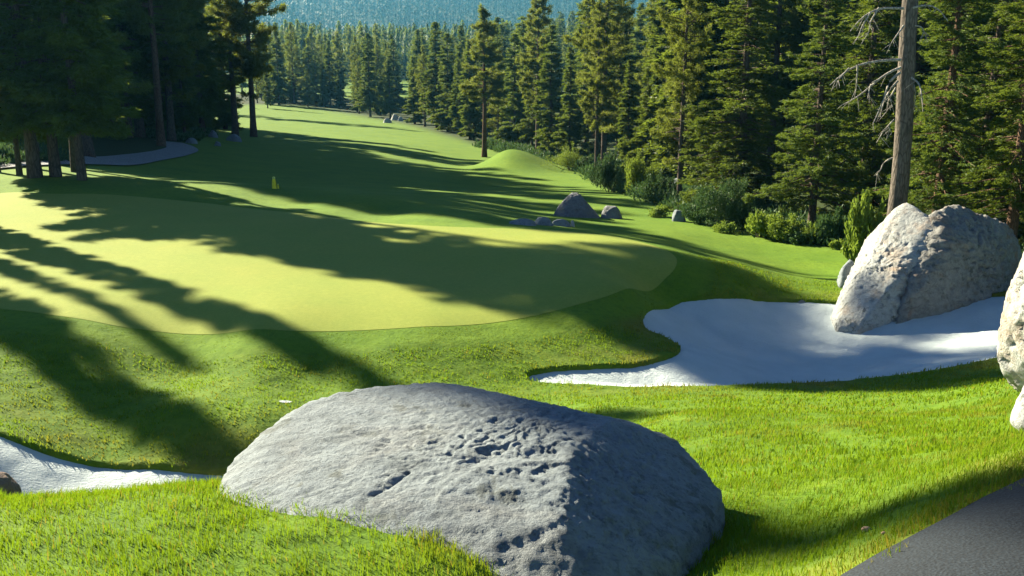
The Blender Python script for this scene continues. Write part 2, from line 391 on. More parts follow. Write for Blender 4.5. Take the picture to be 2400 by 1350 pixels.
dry = np.clip(sstep(1.6, 0., np.minimum(dR, dL)) + sstep(1.2, 0, np.abs(dP-.3)), 0, 1)*sstep(-.25, .35, nz)
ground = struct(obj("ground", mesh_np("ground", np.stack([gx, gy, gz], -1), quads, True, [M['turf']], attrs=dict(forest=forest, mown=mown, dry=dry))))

def sheet(name, P, step, zf, mat, grow=0.):
    lo, hi = P.min(0)-2*step, P.max(0)+2*step
    X, Y = np.meshgrid(np.arange(lo[0], hi[0], step), np.arange(lo[1], hi[1], step)); sh = X.shape
    x, y = X.ravel(), Y.ravel(); d = sdf(x, y, P)-grow
    e = step*.5
    gxx = (sdf(x+e, y, P)-sdf(x-e, y, P))/(2*e); gyy = (sdf(x, y+e, P)-sdf(x, y-e, P))/(2*e)
    L = np.maximum(np.hypot(gxx, gyy), .2)
    out = d > 0; snap = out & (d < 1.6*step)
    x = np.where(snap, x-d*gxx/L**2, x); y = np.where(snap, y-d*gyy/L**2, y)
    id_ = np.arange(len(x)).reshape(sh)
    q = np.stack([id_[:-1, :-1], id_[:-1, 1:], id_[1:, 1:], id_[1:, :-1]], -1).reshape(-1, 4)
    q = q[(d[q] < 0).any(1) & (d[q] < 1.6*step).all(1)]
    used, inv = np.unique(q, return_inverse=True)
    x, y = x[used], y[used]
    return obj(name, mesh_np(name, np.stack([x, y, zf(x, y)], -1), inv.reshape(-1, 4), True, [mat]))
struct(sheet("putting_green", GREEN, .12, lambda x, y: H(x, y)+.006, M['green']))
def sandz(P):
    def f(x, y):
        d = sdf(x, y, P); q = np.stack([x, y, 0*x], -1)
        return Hg(x, y) - sand_depth(d) + .022*fbm(q*2.2, 4) + .05*fbm(q*.5, 2)*sstep(0, 1, -d)
    return f
sr = struct(sheet("sand_bunker", SANDR, .07, sandz(SANDR), M['sand'], -.01))
sl = struct(sheet("sand_bunker", SANDL, .07, sandz(SANDL), M['sand'], -.01))
ss = struct(sheet("sand_patch", SANDS, .05, lambda x, y: H(x, y)+.008, M['sand']))
struct(sheet("cart_path", PATHR, .1, lambda x, y: H(x, y)+.03, M['asphalt']))
def strip(name, pts, w, mat, dz=.03):
    pts = np.array(pts); t = np.linspace(0, 1, 60); s = np.linspace(0, 1, len(pts))
    for _ in range(2): pass
    c = np.stack([np.interp(t, s, pts[:, 0]), np.interp(t, s, pts[:, 1])], -1)
    for _ in range(6): c[1:-1] = (c[:-2]+2*c[1:-1]+c[2:])/4
    tg = np.gradient(c, axis=0); tg /= np.linalg.norm(tg, axis=1)[:, None]; nn = np.stack([-tg[:, 1], tg[:, 0]], -1)
    V = []; k = 5
    for a in np.linspace(-.5, .5, k): V.append(c+nn*w*a)
    V = np.stack(V, 1).reshape(-1, 2); z = H(V[:, 0], V[:, 1])+dz
    i = np.arange(60*k).reshape(60, k); q = np.stack([i[:-1, :-1], i[:-1, 1:], i[1:, 1:], i[1:, :-1]], -1).reshape(-1, 4)
    return struct(obj(name, mesh_np(name, np.column_stack([V, z]), q[:, ::-1], True, [mat])))
strip("cart_path", [hit2(u, v)[:2] for u, v in [(-500, 420), (-150, 402), (0, 391), (120, 384), (240, 379), (330, 372), (400, 362), (432, 352), (420, 342), (395, 334)]], 2.8, M['path2'], .1)

# ------------------------------------------------------------------ rocks
def hull_planes(pts):
    bm = bmesh.new()
    for p in pts: bm.verts.new(p)
    bmesh.ops.convex_hull(bm, input=bm.verts)
    bm.normal_update()
    c = np.mean([np.array(p) for p in pts], 0); N = []; D = []
    for f in bm.faces:
        n = np.array(f.normal); d = float(n@(np.array(f.calc_center_median())-c))
        if d < 0: n, d = -n, -d
        N.append(n); D.append(max(d, .02))
    bm.free(); return c, np.array(N), np.array(D)
_ico = {}
def ico(k):
    if k not in _ico:
        bm = bmesh.new(); bmesh.ops.create_icosphere(bm, subdivisions=k, radius=1)
        V = np.array([v.co[:] for v in bm.verts]); F = np.array([[v.index for v in f.verts] for f in bm.faces]); bm.free()
        _ico[k] = (V/np.linalg.norm(V, axis=1)[:, None], F)
    return _ico[k]
def rock_mesh(pts, sub=5, sharp=22, amp=(.10, .03), freq=1.2, seed=0, pits=0., cuts=12, cutr=(.78, .95), crack=.03, terr=.03, rough=0.):
    c, N, D = hull_planes(pts)
    rg = np.random.default_rng(seed+100); Q = np.array(pts)-c
    nn = rg.normal(size=(cuts, 3)); nn[:, 2] = np.abs(nn[:, 2])*.8; nn /= np.linalg.norm(nn, axis=1)[:, None]
    if cuts: N = np.concatenate([N, nn]); D = np.concatenate([D, (Q@nn.T).max(0)*rg.uniform(*cutr, cuts)])
    dirs, F = ico(sub)
    q = np.maximum(dirs@N.T, 0)/D[None]; mx = q.max(1)
    r = 1/(mx*((q/mx[:, None])**sharp).sum(1)**(1/sharp))
    V = dirs*r[:, None]
    size = np.median(r); s = seed*13.7
    fq = freq/size
    n1 = fbm(V*fq + s, 4); n2 = fbm(V*fq*5 + s+40, 5, .6); rd = 1-np.abs(fbm(V*fq*2.0 + s+80, 4))*4
    disp = amp[0]*size*n1 + amp[1]*size*n2 - amp[1]*.9*size*np.clip(rd-.55, 0, 1)
    tn = fbm(V*fq*1.4 + s+55, 3)*5; disp += terr*size*(np.floor(tn)+sstep(.35, .65, tn-np.floor(tn)) - tn)*.8
    if rough:
        st = V@np.array([[.7, 1.3, .3], [-.9, 1.6, 0], [.6, .4, 3.0]])
        disp += rough*size*(fbm(st*fq*7 + s+3, 4, .65) - 1.1*np.abs(fbm(st*fq*3.4+s+9, 3)))*1.6
    if crack:
        for k, sc in enumerate((1.0, 2.3)):
            st = (V + .12*size*fbm(V*fq*3 + s, 3)[:, None])@np.array([[1, 0, .5], [-.6, 1.5, 0], [0, .4, 1.7]])
            cn = perlin(st*fq*sc + s+31*k); disp -= crack*size/(1+k)*np.exp(-(cn/(.016+.008*k))**2)*sstep(-.05, .25, perlin(V*fq*1.5+s+k))
    if pits:
        st = V@np.array([[.7, 1.3, .3], [-.9, 1.6, 0], [.6, .4, 3.4]])
        pn = fbm(st*fq*2.6 + s+7, 4, .6); disp -= pits*size*sstep(.10, .42, pn)*.3
    V = V*(1 + disp/np.maximum(r, 1e-3))[:, None]
    return V + c, F
def rock(name, pts, mat, label, sub=5, cat="boulder", group=None, post=None, **kw):
    V, F = rock_mesh(pts, sub, **kw)
    if post: V = post(V)
    c = V.mean(0); c[2] = V[:, 2].min()
    o = obj(name, mesh_np(name, V-c, F, True, [mat])); o.location = c
    return tag(o, label, cat, group)
# the big foreground boulder
B = [PY(498, 1128, 5.35), PY(512, 1200, 4.75), PY(560, 1058, 5.75), PY(620, 1000, 6.0), PY(700, 948, 6.2), PY(800, 914, 6.35), PY(1020, 892, 6.5), PY(1090, 902, 6.45),
     PY(1235, 955, 6.3), PY(1330, 968, 6.2), PY(1440, 982, 5.75), PY(1500, 992, 6.0), PY(1590, 1030, 5.95), PY(1650, 1092, 5.75), PY(1700, 1160, 5.5), PY(1680, 1260, 5.1), PY(1640, 1350, 4.7),
     PY(1345, 1045, 5.15), PY(1318, 1130, 4.8), PY(1312, 1250, 4.35), PY(1320, 1420, 3.95), PY(1500, 1420, 4.1), PY(900, 1000, 5.75), PY(1150, 1020, 5.45),
     PY(700, 1260, 4.35), PY(950, 1360, 4.1), PY(1130, 1420, 3.95)]
low = []
for p in B[:3]+B[10:18]: low.append(np.array([p[0], p[1]+.15, 2.7]))
low += [np.array([-1.6, 6.9, 2.5]), np.array([.8, 7.2, 2.5]), np.array([-.3, 4.2, 2.9]), np.array([1.0, 4.2, 2.9])]
def carve(V, items):
    """hollows and cracks of the near rock: (polyline seen from the path, width in px, depth in m)"""
    x, y, z = V[:, 0], V[:, 1], V[:, 2]-EYE
    dep = y*cp - z*sp; u = 1200 + FPX*x/dep; v = 675 - FPX*(y*sp + z*cp)/dep
    nz_ = fbm(V*4.1+3, 3, .5)*30; nz2 = fbm(V*4.1+13, 3, .5)*30
    c = V.mean(0); D = c-V; D /= np.linalg.norm(D, axis=1)[:, None]
    for pl, w, dpt in items:
        best = np.full(len(V), 1e9)
        for (a, b), (c2, d2) in zip(pl[:-1], pl[1:]) if len(pl) > 1 else [(pl[0], (pl[0][0]+.1, pl[0][1]))]:
            e = np.array([c2-a, d2-b]); L = e@e; t = np.clip(((u+nz_*.5-a)*e[0]+(v+nz2*.5-b)*e[1])/L, 0, 1)
            best = np.minimum(best, np.hypot(u+nz_*.5-a-t*e[0], (v+nz2*.5-b-t*e[1])*1.15))
        V = V + D*(.62*dpt*np.exp(-(best/w)**2))[:, None]
    return V
CARVE = [([(848, 1198), (866, 1165), (905, 1142), (952, 1108)], 6, .06), ([(690, 1064), (735, 1058), (800, 1035), (858, 1018)], 9, .028), ([(880, 1062), (905, 1045)], 6, .02),
    ([(1215, 985), (1262, 1002), (1278, 1030)], 7, .02), ([(1100, 1085), (1180, 1062), (1300, 1060)], 16, .035), ([(1150, 1130), (1230, 1110), (1280, 1100)], 20, .04), ([(1170, 1170), (1235, 1185)], 22, .045),
    ([(1060, 1250), (1120, 1262)], 22, .035), ([(1180, 1290), (1250, 1262), (1300, 1235)], 12, .03), ([(1140, 1340), (1200, 1310)], 12, .03), ([(1062, 950), (1110, 955)], 8, .02), ([(730, 995), (745, 1002)], 7, .018),
    ([(620, 1125), (650, 1112)], 7, .015), ([(560, 1170), (600, 1140)], 8, .015), ([(1460, 1100), (1480, 1180), (1560, 1230)], 7, .025), ([(1250, 968), (1380, 978)], 7, .02), ([(760, 1110), (800, 1098)], 5, .012), ([(660, 1150), (700, 1142)], 6, .014)]
fb = rock("boulder", B+low, M['granite'], "huge rounded grey granite boulder filling the foreground in the middle", sub=7, sharp=130, amp=(.012, .009), freq=2.2, seed=1, pits=.04, cuts=7, cutr=(.955, .985), crack=.022, terr=.02, rough=.0035, post=lambda V: carve(V, CARVE))
# leaning pair by the bunker
A1 = [PY(1943, 742, 24.9), PY(1975, 690, 25.8), PY(2022, 600, 26.5), PY(2032, 550, 26.9), PY(2060, 515, 26.9), PY(2112, 460, 26.6), PY(2188, 500, 25.7), PY(2235, 545, 25.2), PY(2200, 640, 24.6), PY(2085, 756, 24.0), PY(2015, 770, 23.8),
      PY(2090, 665, 24.3), PY(1960, 760, 24.2), PY(2230, 600, 27.5), PY(2110, 640, 28), PY(2000, 720, 27)]
A2 = [PY(2165, 505, 25.5), PY(2240, 474, 26.5), PY(2330, 492, 26.8), PY(2372, 530, 27), PY(2398, 600, 26.8), PY(2352, 712, 25.2), PY(2210, 726, 24.2), PY(2095, 750, 23.9), PY(2225, 560, 24.8), PY(2330, 580, 25.5), PY(2130, 660, 24.0),
      PY(2240, 500, 29), PY(2390, 600, 29.5), PY(2300, 720, 29), PY(2150, 700, 28.5), PY(2300, 800, 27), PY(2120, 790, 26)]
EYEP = np.array([0, 0, EYE]); A1 = [(np.array(p)-EYEP)*1.045+EYEP for p in A1]; A2 = [(np.array(p)-EYEP)*1.045+EYEP for p in A2]
dn = lambda L, dz=.45: [np.array(p)-[0, 0, dz] for p in L]
A1 += dn([A1[0], A1[9], A1[10], A1[12], A1[15]]); A2 += dn([A2[5], A2[6], A2[7], A2[14]])
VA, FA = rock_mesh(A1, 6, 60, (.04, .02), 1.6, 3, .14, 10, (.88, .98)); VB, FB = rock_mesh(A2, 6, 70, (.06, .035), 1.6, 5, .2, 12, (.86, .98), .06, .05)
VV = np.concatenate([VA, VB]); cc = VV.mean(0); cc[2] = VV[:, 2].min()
bb = obj("boulder", mesh_np("boulder", VV-cc, np.concatenate([FA, FB+len(VA)]), True, [M['white'], M['shaderock']], np.repeat([0, 1], [len(FA), len(FB)]))); bb.location = cc
tag(bb, "tall split boulder with a bright slanting face rising from the white sand", "boulder")
rock("boulder", [PY(2408, 520, 10.6), PY(2385, 610, 10.4), PY(2352, 690, 10.2), PY(2334, 770, 10.0), PY(2333, 835, 10.0), PY(2352, 880, 10.0), PY(2385, 905, 9.9), PY(2440, 520, 10.8), PY(2750, 560, 11), PY(2750, 950, 10.2), PY(2480, 930, 9.6),
     PY(2420, 700, 9.4), PY(2450, 860, 9.3), PY(2400, 700, 12.5), PY(2700, 600, 13), PY(2420, 950, 12), PY(2700, 980, 12.5)], M['white'],
     "tall white cracked boulder cut off by the right edge of the photo", sub=6, sharp=60, amp=(.05, .03), freq=1.6, seed=9, pits=.22, cuts=12, cutr=(.88, .98), crack=.06)
rock("boulder", [PY(2410, 868, 9.0), PY(2385, 915, 8.9), PY(2368, 960, 8.7), PY(2360, 992, 8.4), PY(2420, 1010, 8.1), PY(2600, 900, 9), PY(2600, 1030, 8.3), PY(2450, 880, 9.8), PY(2600, 1000, 10), PY(2380, 1000, 9.6), PY(2450, 1060, 8.2)], M['white'],
     "low white rock under the tall white boulder on the grass at the right edge", sub=5, sharp=18, amp=(.08, .03), seed=10, pits=.1)
def rock_px(u0, u1, v0, v1, mat, label, depth=.8, Y=None, seed=0, peak=.5, sub=4, group=None, cat="rock", flat=.0, name="rock", tri=0.):
    """rock whose outline spans these photo pixels, standing on the terrain at its foot"""
    g = hit2((u0+u1)/2, v1); Y = Y or g[1]; g = PY((u0+u1)/2, v1, Y)
    r = random.Random(seed); w = (u1-u0)
    pts = [PY(u0, v1+2, Y), PY(u1, v1+2, Y), PY(u0+w*(.12+tri), v0+(v1-v0)*.45, Y+.0), PY(u1-w*(.12+tri), v0+(v1-v0)*.5, Y),
           PY(u0+w*(peak-.12+tri*.3), v0, Y+.05), PY(u0+w*(peak+.14-tri*.3), v0+(v1-v0)*.03, Y+.1)]
    W = w/FPX*Y; D = W*depth
    pts = [np.array(p) for p in pts]
    ex = []
    for p in pts[:2]: ex.append(p+np.array([(-p[0]+g[0])*.3, D, 0])); ex.append(p+np.array([(-p[0]+g[0])*.3, -D*.35, -.05*W]))
    for p in pts[2:]: ex.append(p+np.array([r.uniform(-.1, .1)*W, D*.6, -.08*W]))
    for p in pts[:2]: ex.append(p+np.array([0, 0, -.25*W]))
    return rock(name, pts+ex, mat, label, sub=sub, sharp=60, amp=(.07, .05), seed=seed, pits=.12, cuts=18, cutr=(.72, .95), cat=cat, group=group)
rock_px(1292, 1412, 449, 509, M['greyrock'], "peaked dark grey boulder on the fairway right of the putting green", .7, seed=21, peak=.48, sub=5, tri=.13, cat="boulder", name="boulder")
rock_px(1404, 1462, 481, 512, M['greyrock'], "small rounded dark boulder just right of the peaked grey boulder", .8, seed=22, cat="boulder", name="boulder")
rock_px(1184, 1262, 511, 527, M['granite'], "low flat grey rock at the left of the rocky strip behind the green", .6, seed=23)
rock_px(1246, 1300, 508, 528, M['granite'], "low flat grey rock in the middle of the rocky strip behind the green", .6, seed=24)
rock_px(1284, 1342, 513, 530, M['granite'], "low flat grey rock at the right of the rocky strip behind the green", .6, seed=25)
rock_px(1336, 1348, 515, 531, M['white'], "small upright white stone at the right end of the rocky strip", .8, seed=26, cat="stone", name="stone")
rock_px(1964, 2020, 606, 664, M['granite'], "small mottled grey rock at the left foot of the tall split boulder", .8, Y=28.5, seed=27)
rock_px(1866, 1896, 701, 717, M['greyrock'], "small dark stone lying alone on the white sand", .8, seed=28, cat="stone", name="stone")
rock_px(1562, 1626, 410, 452, M['granite'], "pale boulder behind the pine trunk at the right wood edge", .8, seed=29, cat="boulder", name="boulder")
rock_px(1574, 1610, 488, 519, M['granite'], "small pale rock at the shrub foot right of the fairway", .8, seed=30)
rock_px(-70, 36, 1104, 1170, M['brownrock'], "dark brown rock poking up at the left edge before the left bunker", .8, Y=9.0, seed=31, peak=.35)
for k, (a, b, c, d, l) in enumerate([(412, 432, 314, 324, "small blue grey rock under the left pines, leftmost of five"), (430, 462, 322, 336, "low grey rock under the left pines beside the path bend"),
    (486, 512, 304, 322, "rounded grey rock under the left pines, in the middle of its cluster"), (500, 518, 330, 342, "small grey stone in the shaded grass nearest the camera under the left pines"),
    (526, 566, 312, 331, "long pale rock at the foot of the two slim fairway pines")]):
    rock_px(a, b, c, d, M['granite'], l, .8, seed=40+k, group="rocks under the left pines", sub=3)
for k, (a, b, c, d, l) in enumerate([(896, 920, 276, 288, "low grey rock left of the white rocks below the far treeline"), (914, 936, 266, 282, "bright white rock below the far treeline"), (930, 946, 272, 284, "small pale rock right of the bright white rock below the far treeline")]):
    rock_px(a, b, c, d, M['white'], l, .8, seed=50+k, group="rocks below the far treeline", sub=3)
# ------------------------------------------------------------------ trees
def tubes(paths, sides=5):
    """paths: list of (points (k,3), radii (k,)) -> V, F"""
    Vs = []; Fs = []; off = 0
    for P, R in paths:
        P = np.asarray(P, float); R = np.asarray(R, float); k = len(P)
        T = np.gradient(P, axis=0); T /= np.linalg.norm(T, axis=1)[:, None] + 1e-9
        up = np.where(np.abs(T[:, 2:3]) > .8, np.array([[1., 0, 0]]), np.array([[0, 0, 1.]]))
        U = np.cross(T, up); U /= np.linalg.norm(U, axis=1)[:, None] + 1e-9; W = np.cross(T, U)
        a = np.linspace(0, 2*np.pi, sides, endpoint=False)
        V = P[:, None] + R[:, None, None]*(np.cos(a)[None, :, None]*U[:, None] + np.sin(a)[None, :, None]*W[:, None])
        i = np.arange(k*sides).reshape(k, sides) + off
        q = np.stack([i[:-1], i[1:], np.roll(i, -1, 1)[1:], np.roll(i, -1, 1)[:-1]], -1).reshape(-1, 4)
        Vs.append(V.reshape(-1, 3)); Fs.append(q); off += k*sides
    return np.concatenate(Vs), np.concatenate(Fs)
def trunk_path(Ht, r0, rg, lean=0.0, k=14, flare=.35):
    t = np.linspace(0, 1, k)
    x = np.cumsum(rg.normal(0, .006*Ht/k*2, k)); y = np.cumsum(rg.normal(0, .006*Ht/k*2, k)); x -= x[0]; y -= y[0]
    P = np.stack([x, y, t*Ht - .4*(t == 0)], -1)
    R = r0*(1-t)**.85 + .015; R = R*(1 + flare*np.exp(-t*Ht/.5))
    return P, R
def conifer(seed, Ht=22., r0=.3, bare=.2, R=2.6, nb=150, tufts=12, nn=14, size=.20, kind='fir', ratio=.3, tr=.35, stubs=0, wob=.25):
    """-> trunk (V, F), needles (V, F)"""
    rg = np.random.default_rng(seed)
    TP, TR = trunk_path(Ht, r0, rg)
    h = bare + (1-bare)*np.sort(rg.random(nb)**(.95 if kind == 'pine' else 1.1))
    t = (h-bare)/(1-bare)
    if kind == 'pine': prof = np.clip(np.sin(np.pi*np.clip(t*.86+.20, 0, 1))**.65, .16, 1)*(1-.35*t)
    elif kind == 'col': prof = np.maximum(1-t, 0)**.62*(.75+.25*sstep(0, .12, t))
    else: prof = (1-t)**.8*(.8+.2*sstep(0, .1, t))
    az = rg.random(nb)*2*np.pi
    lump = 1 + wob*np.sin(az*2+seed+t*9) + wob*.8*np.sin(t*31+az*3+seed)
    L = R*prof*rg.uniform(.6, 1.12, nb)*lump + .12
    pitch = (.35*t - .12 if kind != 'pine' else .55*t - .05) + rg.normal(0, .10, nb)
    droop = rg.uniform(.15, .40, nb)*(1-.6*t)*(1 if kind != 'pine' else .35)
    bx = np.interp(h*Ht, TP[:, 2], TP[:, 0]); by = np.interp(h*Ht, TP[:, 2], TP[:, 1]); bz = h*Ht
    D = np.stack([np.cos(az), np.sin(az)], -1)
    def at(i, s):
        rr = L[i]*s
        return np.stack([bx[i]+D[i, 0]*rr, by[i]+D[i, 1]*rr, bz[i]+pitch[i]*rr-droop[i]*L[i]*s**2 + .12*L[i]*s**4], -1)
    paths = [(TP, TR)]; 
    step = max(1, nb//70) if r0 < .2 else 1
    for i in range(0, nb, step):
        s = np.linspace(0, .92, 4); paths.append((at(np.full(4, i), s), (.012+.018*L[i])*(1-s*.85)))
    for k in range(stubs):
        hh = rg.uniform(.12, max(bare, .3)); a = rg.random()*6.28; l = rg.uniform(.5, 1.8); s = np.linspace(0, 1, 4)
        z0 = hh*Ht; px = np.interp(z0, TP[:, 2], TP[:, 0]); py = np.interp(z0, TP[:, 2], TP[:, 1])
        paths.append((np.stack([px+np.cos(a)*l*s, py+np.sin(a)*l*s, z0+.05*l*s-.35*l*s**2], -1), .03*(1-s*.8)))
    tV, tF = tubes(paths[:1], 12); bV, bF = tubes(paths[1:], 4)
    tV = tV + (tV*[1, 1, 0])*(.08*fbm(tV*[2, 2, .5], 3)[:, None])
    TV = np.concatenate([tV, bV]); TF = np.concatenate([tF, bF+len(tV)])
    # tufts
    w = L**1.3; w = np.maximum(w/w.mean(), .35); cnt = np.maximum((tufts*w).astype(int), 2)
    bi = np.repeat(np.arange(nb), cnt); n = len(bi)
    s = 1-(rg.random(n)**1.5)*(.78 if kind != 'pine' else .6)
    c = at(bi, s)
    side = np.stack([-D[bi, 1], D[bi, 0], 0*s], -1)
    spread = ratio*L[bi]*(1.12-s)*1.1 + .10
    lat = rg.uniform(-1, 1, n)
    c = c + side*(lat*spread)[:, None]; c[:, 2] += rg.normal(0, .04, n)*L[bi]*.8 - np.abs(lat)*spread*.25
    out = np.stack([D[bi, 0], D[bi, 1], pitch[bi]-2*droop[bi]*s*.6], -1) + side*(lat*.9)[:, None]
    out /= np.linalg.norm(out, axis=1)[:, None]
    # needles: thin blades round each tuft
    m = n*nn; ti = np.repeat(np.arange(n), nn)
    if kind == 'pine':
        d = rg.normal(size=(m, 3)); d /= np.linalg.norm(d, axis=1)[:, None]; d = d*.9 + out[ti]*.55; d[:, 2] += .25
        p0 = c[ti] + rg.normal(0, size*.45, (m, 3))
    else:
        d = rg.normal(size=(m, 3))*[1, 1, .45]; d = d*.55 + out[ti]*.9
        p0 = c[ti] + rg.normal(0, size*.55, (m, 3))*[1, 1, .35]
    d /= np.linalg.norm(d, axis=1)[:, None]
    ln = size*rg.uniform(.7, 1.4, m); wd = ln*tr
    q = np.cross(d, rg.normal(size=(m, 3))); q /= np.linalg.norm(q, axis=1)[:, None]+1e-9
    V = np.stack([p0-q*wd[:, None]*.5, p0+q*wd[:, None]*.5, p0+d*ln[:, None]], 1).reshape(-1, 3)
    F = np.arange(m*3).reshape(m, 3)
    # leader
    return (TV, TF), (V, F)
KINDS = {}
def kind(name, mats, **kw):
    (tv, tf), (cv, cf) = conifer(**kw)
    KINDS[name] = (mesh_np(name+"_trunk", tv, tf, True, [M[mats[0]]]), mesh_np(name+"_crown", cv, cf, False, [M[mats[1]]]), kw['Ht'])
def kind1(name, mats, **kw):
    (tv, tf), (cv, cf) = conifer(**kw)
    mi = np.concatenate([np.zeros(len(tf)), np.ones(len(cf))])
    KINDS[name] = (mesh_np(name, np.concatenate([tv, cv]), [tf, cf+len(tv)], False, [M[mats[0]], M[mats[1]]], mi), None, kw['Ht'])
# near trees (right edge, about 35 m away)
kind('near_fir_a', ('bark', 'firlit'), seed=1, Ht=19., r0=.24, bare=.13, R=3.0, nb=260, tufts=22, nn=18, size=.15, tr=.30)
kind('near_fir_b', ('bark', 'fir'), seed=2, Ht=23., r0=.32, bare=.05, R=3.8, nb=330, tufts=22, nn=18, size=.16, tr=.30)
kind('near_fir_c', ('bark_red', 'firlit'), seed=3, Ht=21., r0=.36, bare=.16, R=3.6, nb=280, tufts=22, nn=18, size=.15, tr=.30, stubs=14)
# middle distance
kind('pine_a', ('bark', 'pine'), seed=11, Ht=27., r0=.36, bare=.28, R=3.1, nb=150, tufts=17, nn=20, size=.32, kind='pine', tr=.22, stubs=10)
kind('pine_b', ('bark_red', 'pine'), seed=12, Ht=25., r0=.33, bare=.38, R=2.7, nb=130, tufts=17, nn=20, size=.32, kind='pine', tr=.22, stubs=10)
kind('pine_c', ('bark', 'pine'), seed=13, Ht=28., r0=.34, bare=.18, R=3.4, nb=180, tufts=15, nn=15, size=.30, kind='pine', tr=.22, wob=.35)
kind('fir_a', ('bark', 'fir'), seed=21, Ht=20., r0=.25, bare=.06, R=2.5, nb=240, tufts=17, nn=18, size=.28, tr=.3)
kind('fir_b', ('bark', 'firlit'), seed=22, Ht=17., r0=.22, bare=.03, R=2.2, nb=210, tufts=17, nn=18, size=.26, kind='col', tr=.3)
kind('fir_c', ('bark', 'fir'), seed=23, Ht=24., r0=.3, bare=.12, R=2.9, nb=260, tufts=17, nn=18, size=.29, kind='col', tr=.3, wob=.35)
kind('high_pine', ('bark', 'pine'), seed=14, Ht=30., r0=.33, bare=.62, R=3.6, nb=120, tufts=15, nn=15, size=.30, kind='pine', tr=.22)
kind('left_pine_a', ('bark', 'fir'), seed=15, Ht=25., r0=.25, bare=.125, R=3.4, nb=210, tufts=17, nn=18, size=.28, tr=.28, wob=.2)
kind('left_pine_b', ('bark', 'firlit'), seed=16, Ht=22., r0=.17, bare=.12, R=2.5, nb=190, tufts=17, nn=18, size=.26, tr=.28, wob=.2)
kind('slim_fir', ('bark', 'fir'), seed=17, Ht=20., r0=.2, bare=.10, R=1.25, nb=300, tufts=14, nn=16, size=.26, kind='col', tr=.3, wob=.1)
# far, one mesh each
kind1('far_a', ('bark', 'fir'), seed=31, Ht=22., r0=.28, bare=.12, R=2.8, nb=120, tufts=11, nn=8, size=.6, tr=.3, kind='col')
kind1('far_b', ('bark', 'pine'), seed=32, Ht=24., r0=.3, bare=.2, R=2.9, nb=110, tufts=11, nn=8, size=.6, kind='pine', tr=.3)
kind1('far_c', ('bark', 'fir'), seed=33, Ht=20., r0=.26, bare=.08, R=2.7, nb=120, tufts=11, nn=8, size=.6, tr=.3)
_sd = np.array([math.sin(SUN_AZ), math.cos(SUN_AZ)]); _td = math.tan(SUN_EL)
LIT = [hit2(u, v) for u, v in [(560, 275), (600, 268), (650, 280), (700, 295), (800, 318), (900, 345), (1000, 362), (1100, 372), (950, 345), (1160, 385), (1200, 370), (1250, 395), (850, 325), (750, 305),
    (1350, 475), (1500, 482), (1900, 640), (1700, 592), (1300, 430), (240, 400), (160, 395), (300, 415), (60, 395), (400, 440), (1450, 560), (1300, 560), (100, 390)]]
_spots = []
def crowded(x, y, m):
    if any((x-a)**2+(y-b)**2 < m*m for a, b in _spots): return True
    _spots.append((x, y)); return False
def shades_lit(x, y, h, r=3.4):
    uu = 1200+FPX*x/(y*cp+4*sp)
    if 205 < uu < 412 and y < 103: return True          # open meadow inside the bend of the path
    for g in LIT:
        d = np.array([x-g[0], y-g[1]]); a = d@_sd; l = abs(d[0]*_sd[1]-d[1]*_sd[0])
        zr = g[2] + a*_td - H1(x, y)
        if a > 0 and zr < h and l < r*(1-zr/h) + .6: return True
    return False
NT_COUNT = 0
TREES = []
def vtop(u): return float(np.interp(u, [550, 800, 1050, 1200, 1350, 1540, 1700], [70, 82, 74, 62, 22, -10, -60]))
def cap(x, y, ht, j=85):
    """keep the top of a far tree below the crest of its own hillside as seen from the path"""
    dep = y*cp + 4*sp; u = 1200 + FPX*x/dep
    return min(ht, max(9., PY(u, vtop(u)+random.uniform(-26, j), y)[2]-H1(x, y)))
def plant(k, x, y, ht, label, group=None, name=None, rot=None, lean=0, wide=1.):
    if group == "trees of the shaded wood left of the fairway" and y < 200 and "slim" not in label:
        uu = 1200+FPX*x/(y*cp+4*sp)
        if 415 < uu < 530: ht = min(ht, PY(uu, float(np.interp(uu, [415, 440, 470, 490, 530], [60, 20, -25, 95, 120])) + random.uniform(-8, 30), y)[2]-H1(x, y))
    global NT_COUNT; NT_COUNT += 1
    name = name or ('pine_tree' if 'pine' in k else 'fir_tree' if 'fir' in k else 'conifer_tree')
    tm, cm, H0 = KINDS[k]; s = ht/H0; z = H1(x, y)-.05
    rot = random.uniform(0, 6.28) if rot is None else rot
    TREES.append((x, y, z, ht, k, wide*s))
    if cm is None:
        o = obj(name, tm)
    else:
        o = empty(name, (0, 0, 0)); obj("trunk", tm, o); obj("crown", cm, o)
    o.location = (x, y, z); o.scale = (s*wide, s*wide, s); o.rotation_euler = (lean, 0, rot)
    tag(o, label, "tree", group); return o
def plant_px(k, u, v, ht=None, top=None, Y=None, **kw):
    """stand a tree where the photo shows its foot; give its height in metres or its top pixel row"""
    if Y is None: g = hit2(u, v)
    else: p = PY(u, v, Y); g = np.array([p[0], Y, H1(p[0], Y)])
    if top is not None: ht = PY(u, top, g[1])[2] - g[2]
    # verticals converge, so keep the foot under the pixel column seen at the foot
    return plant(k, g[0], g[1], ht, **kw)
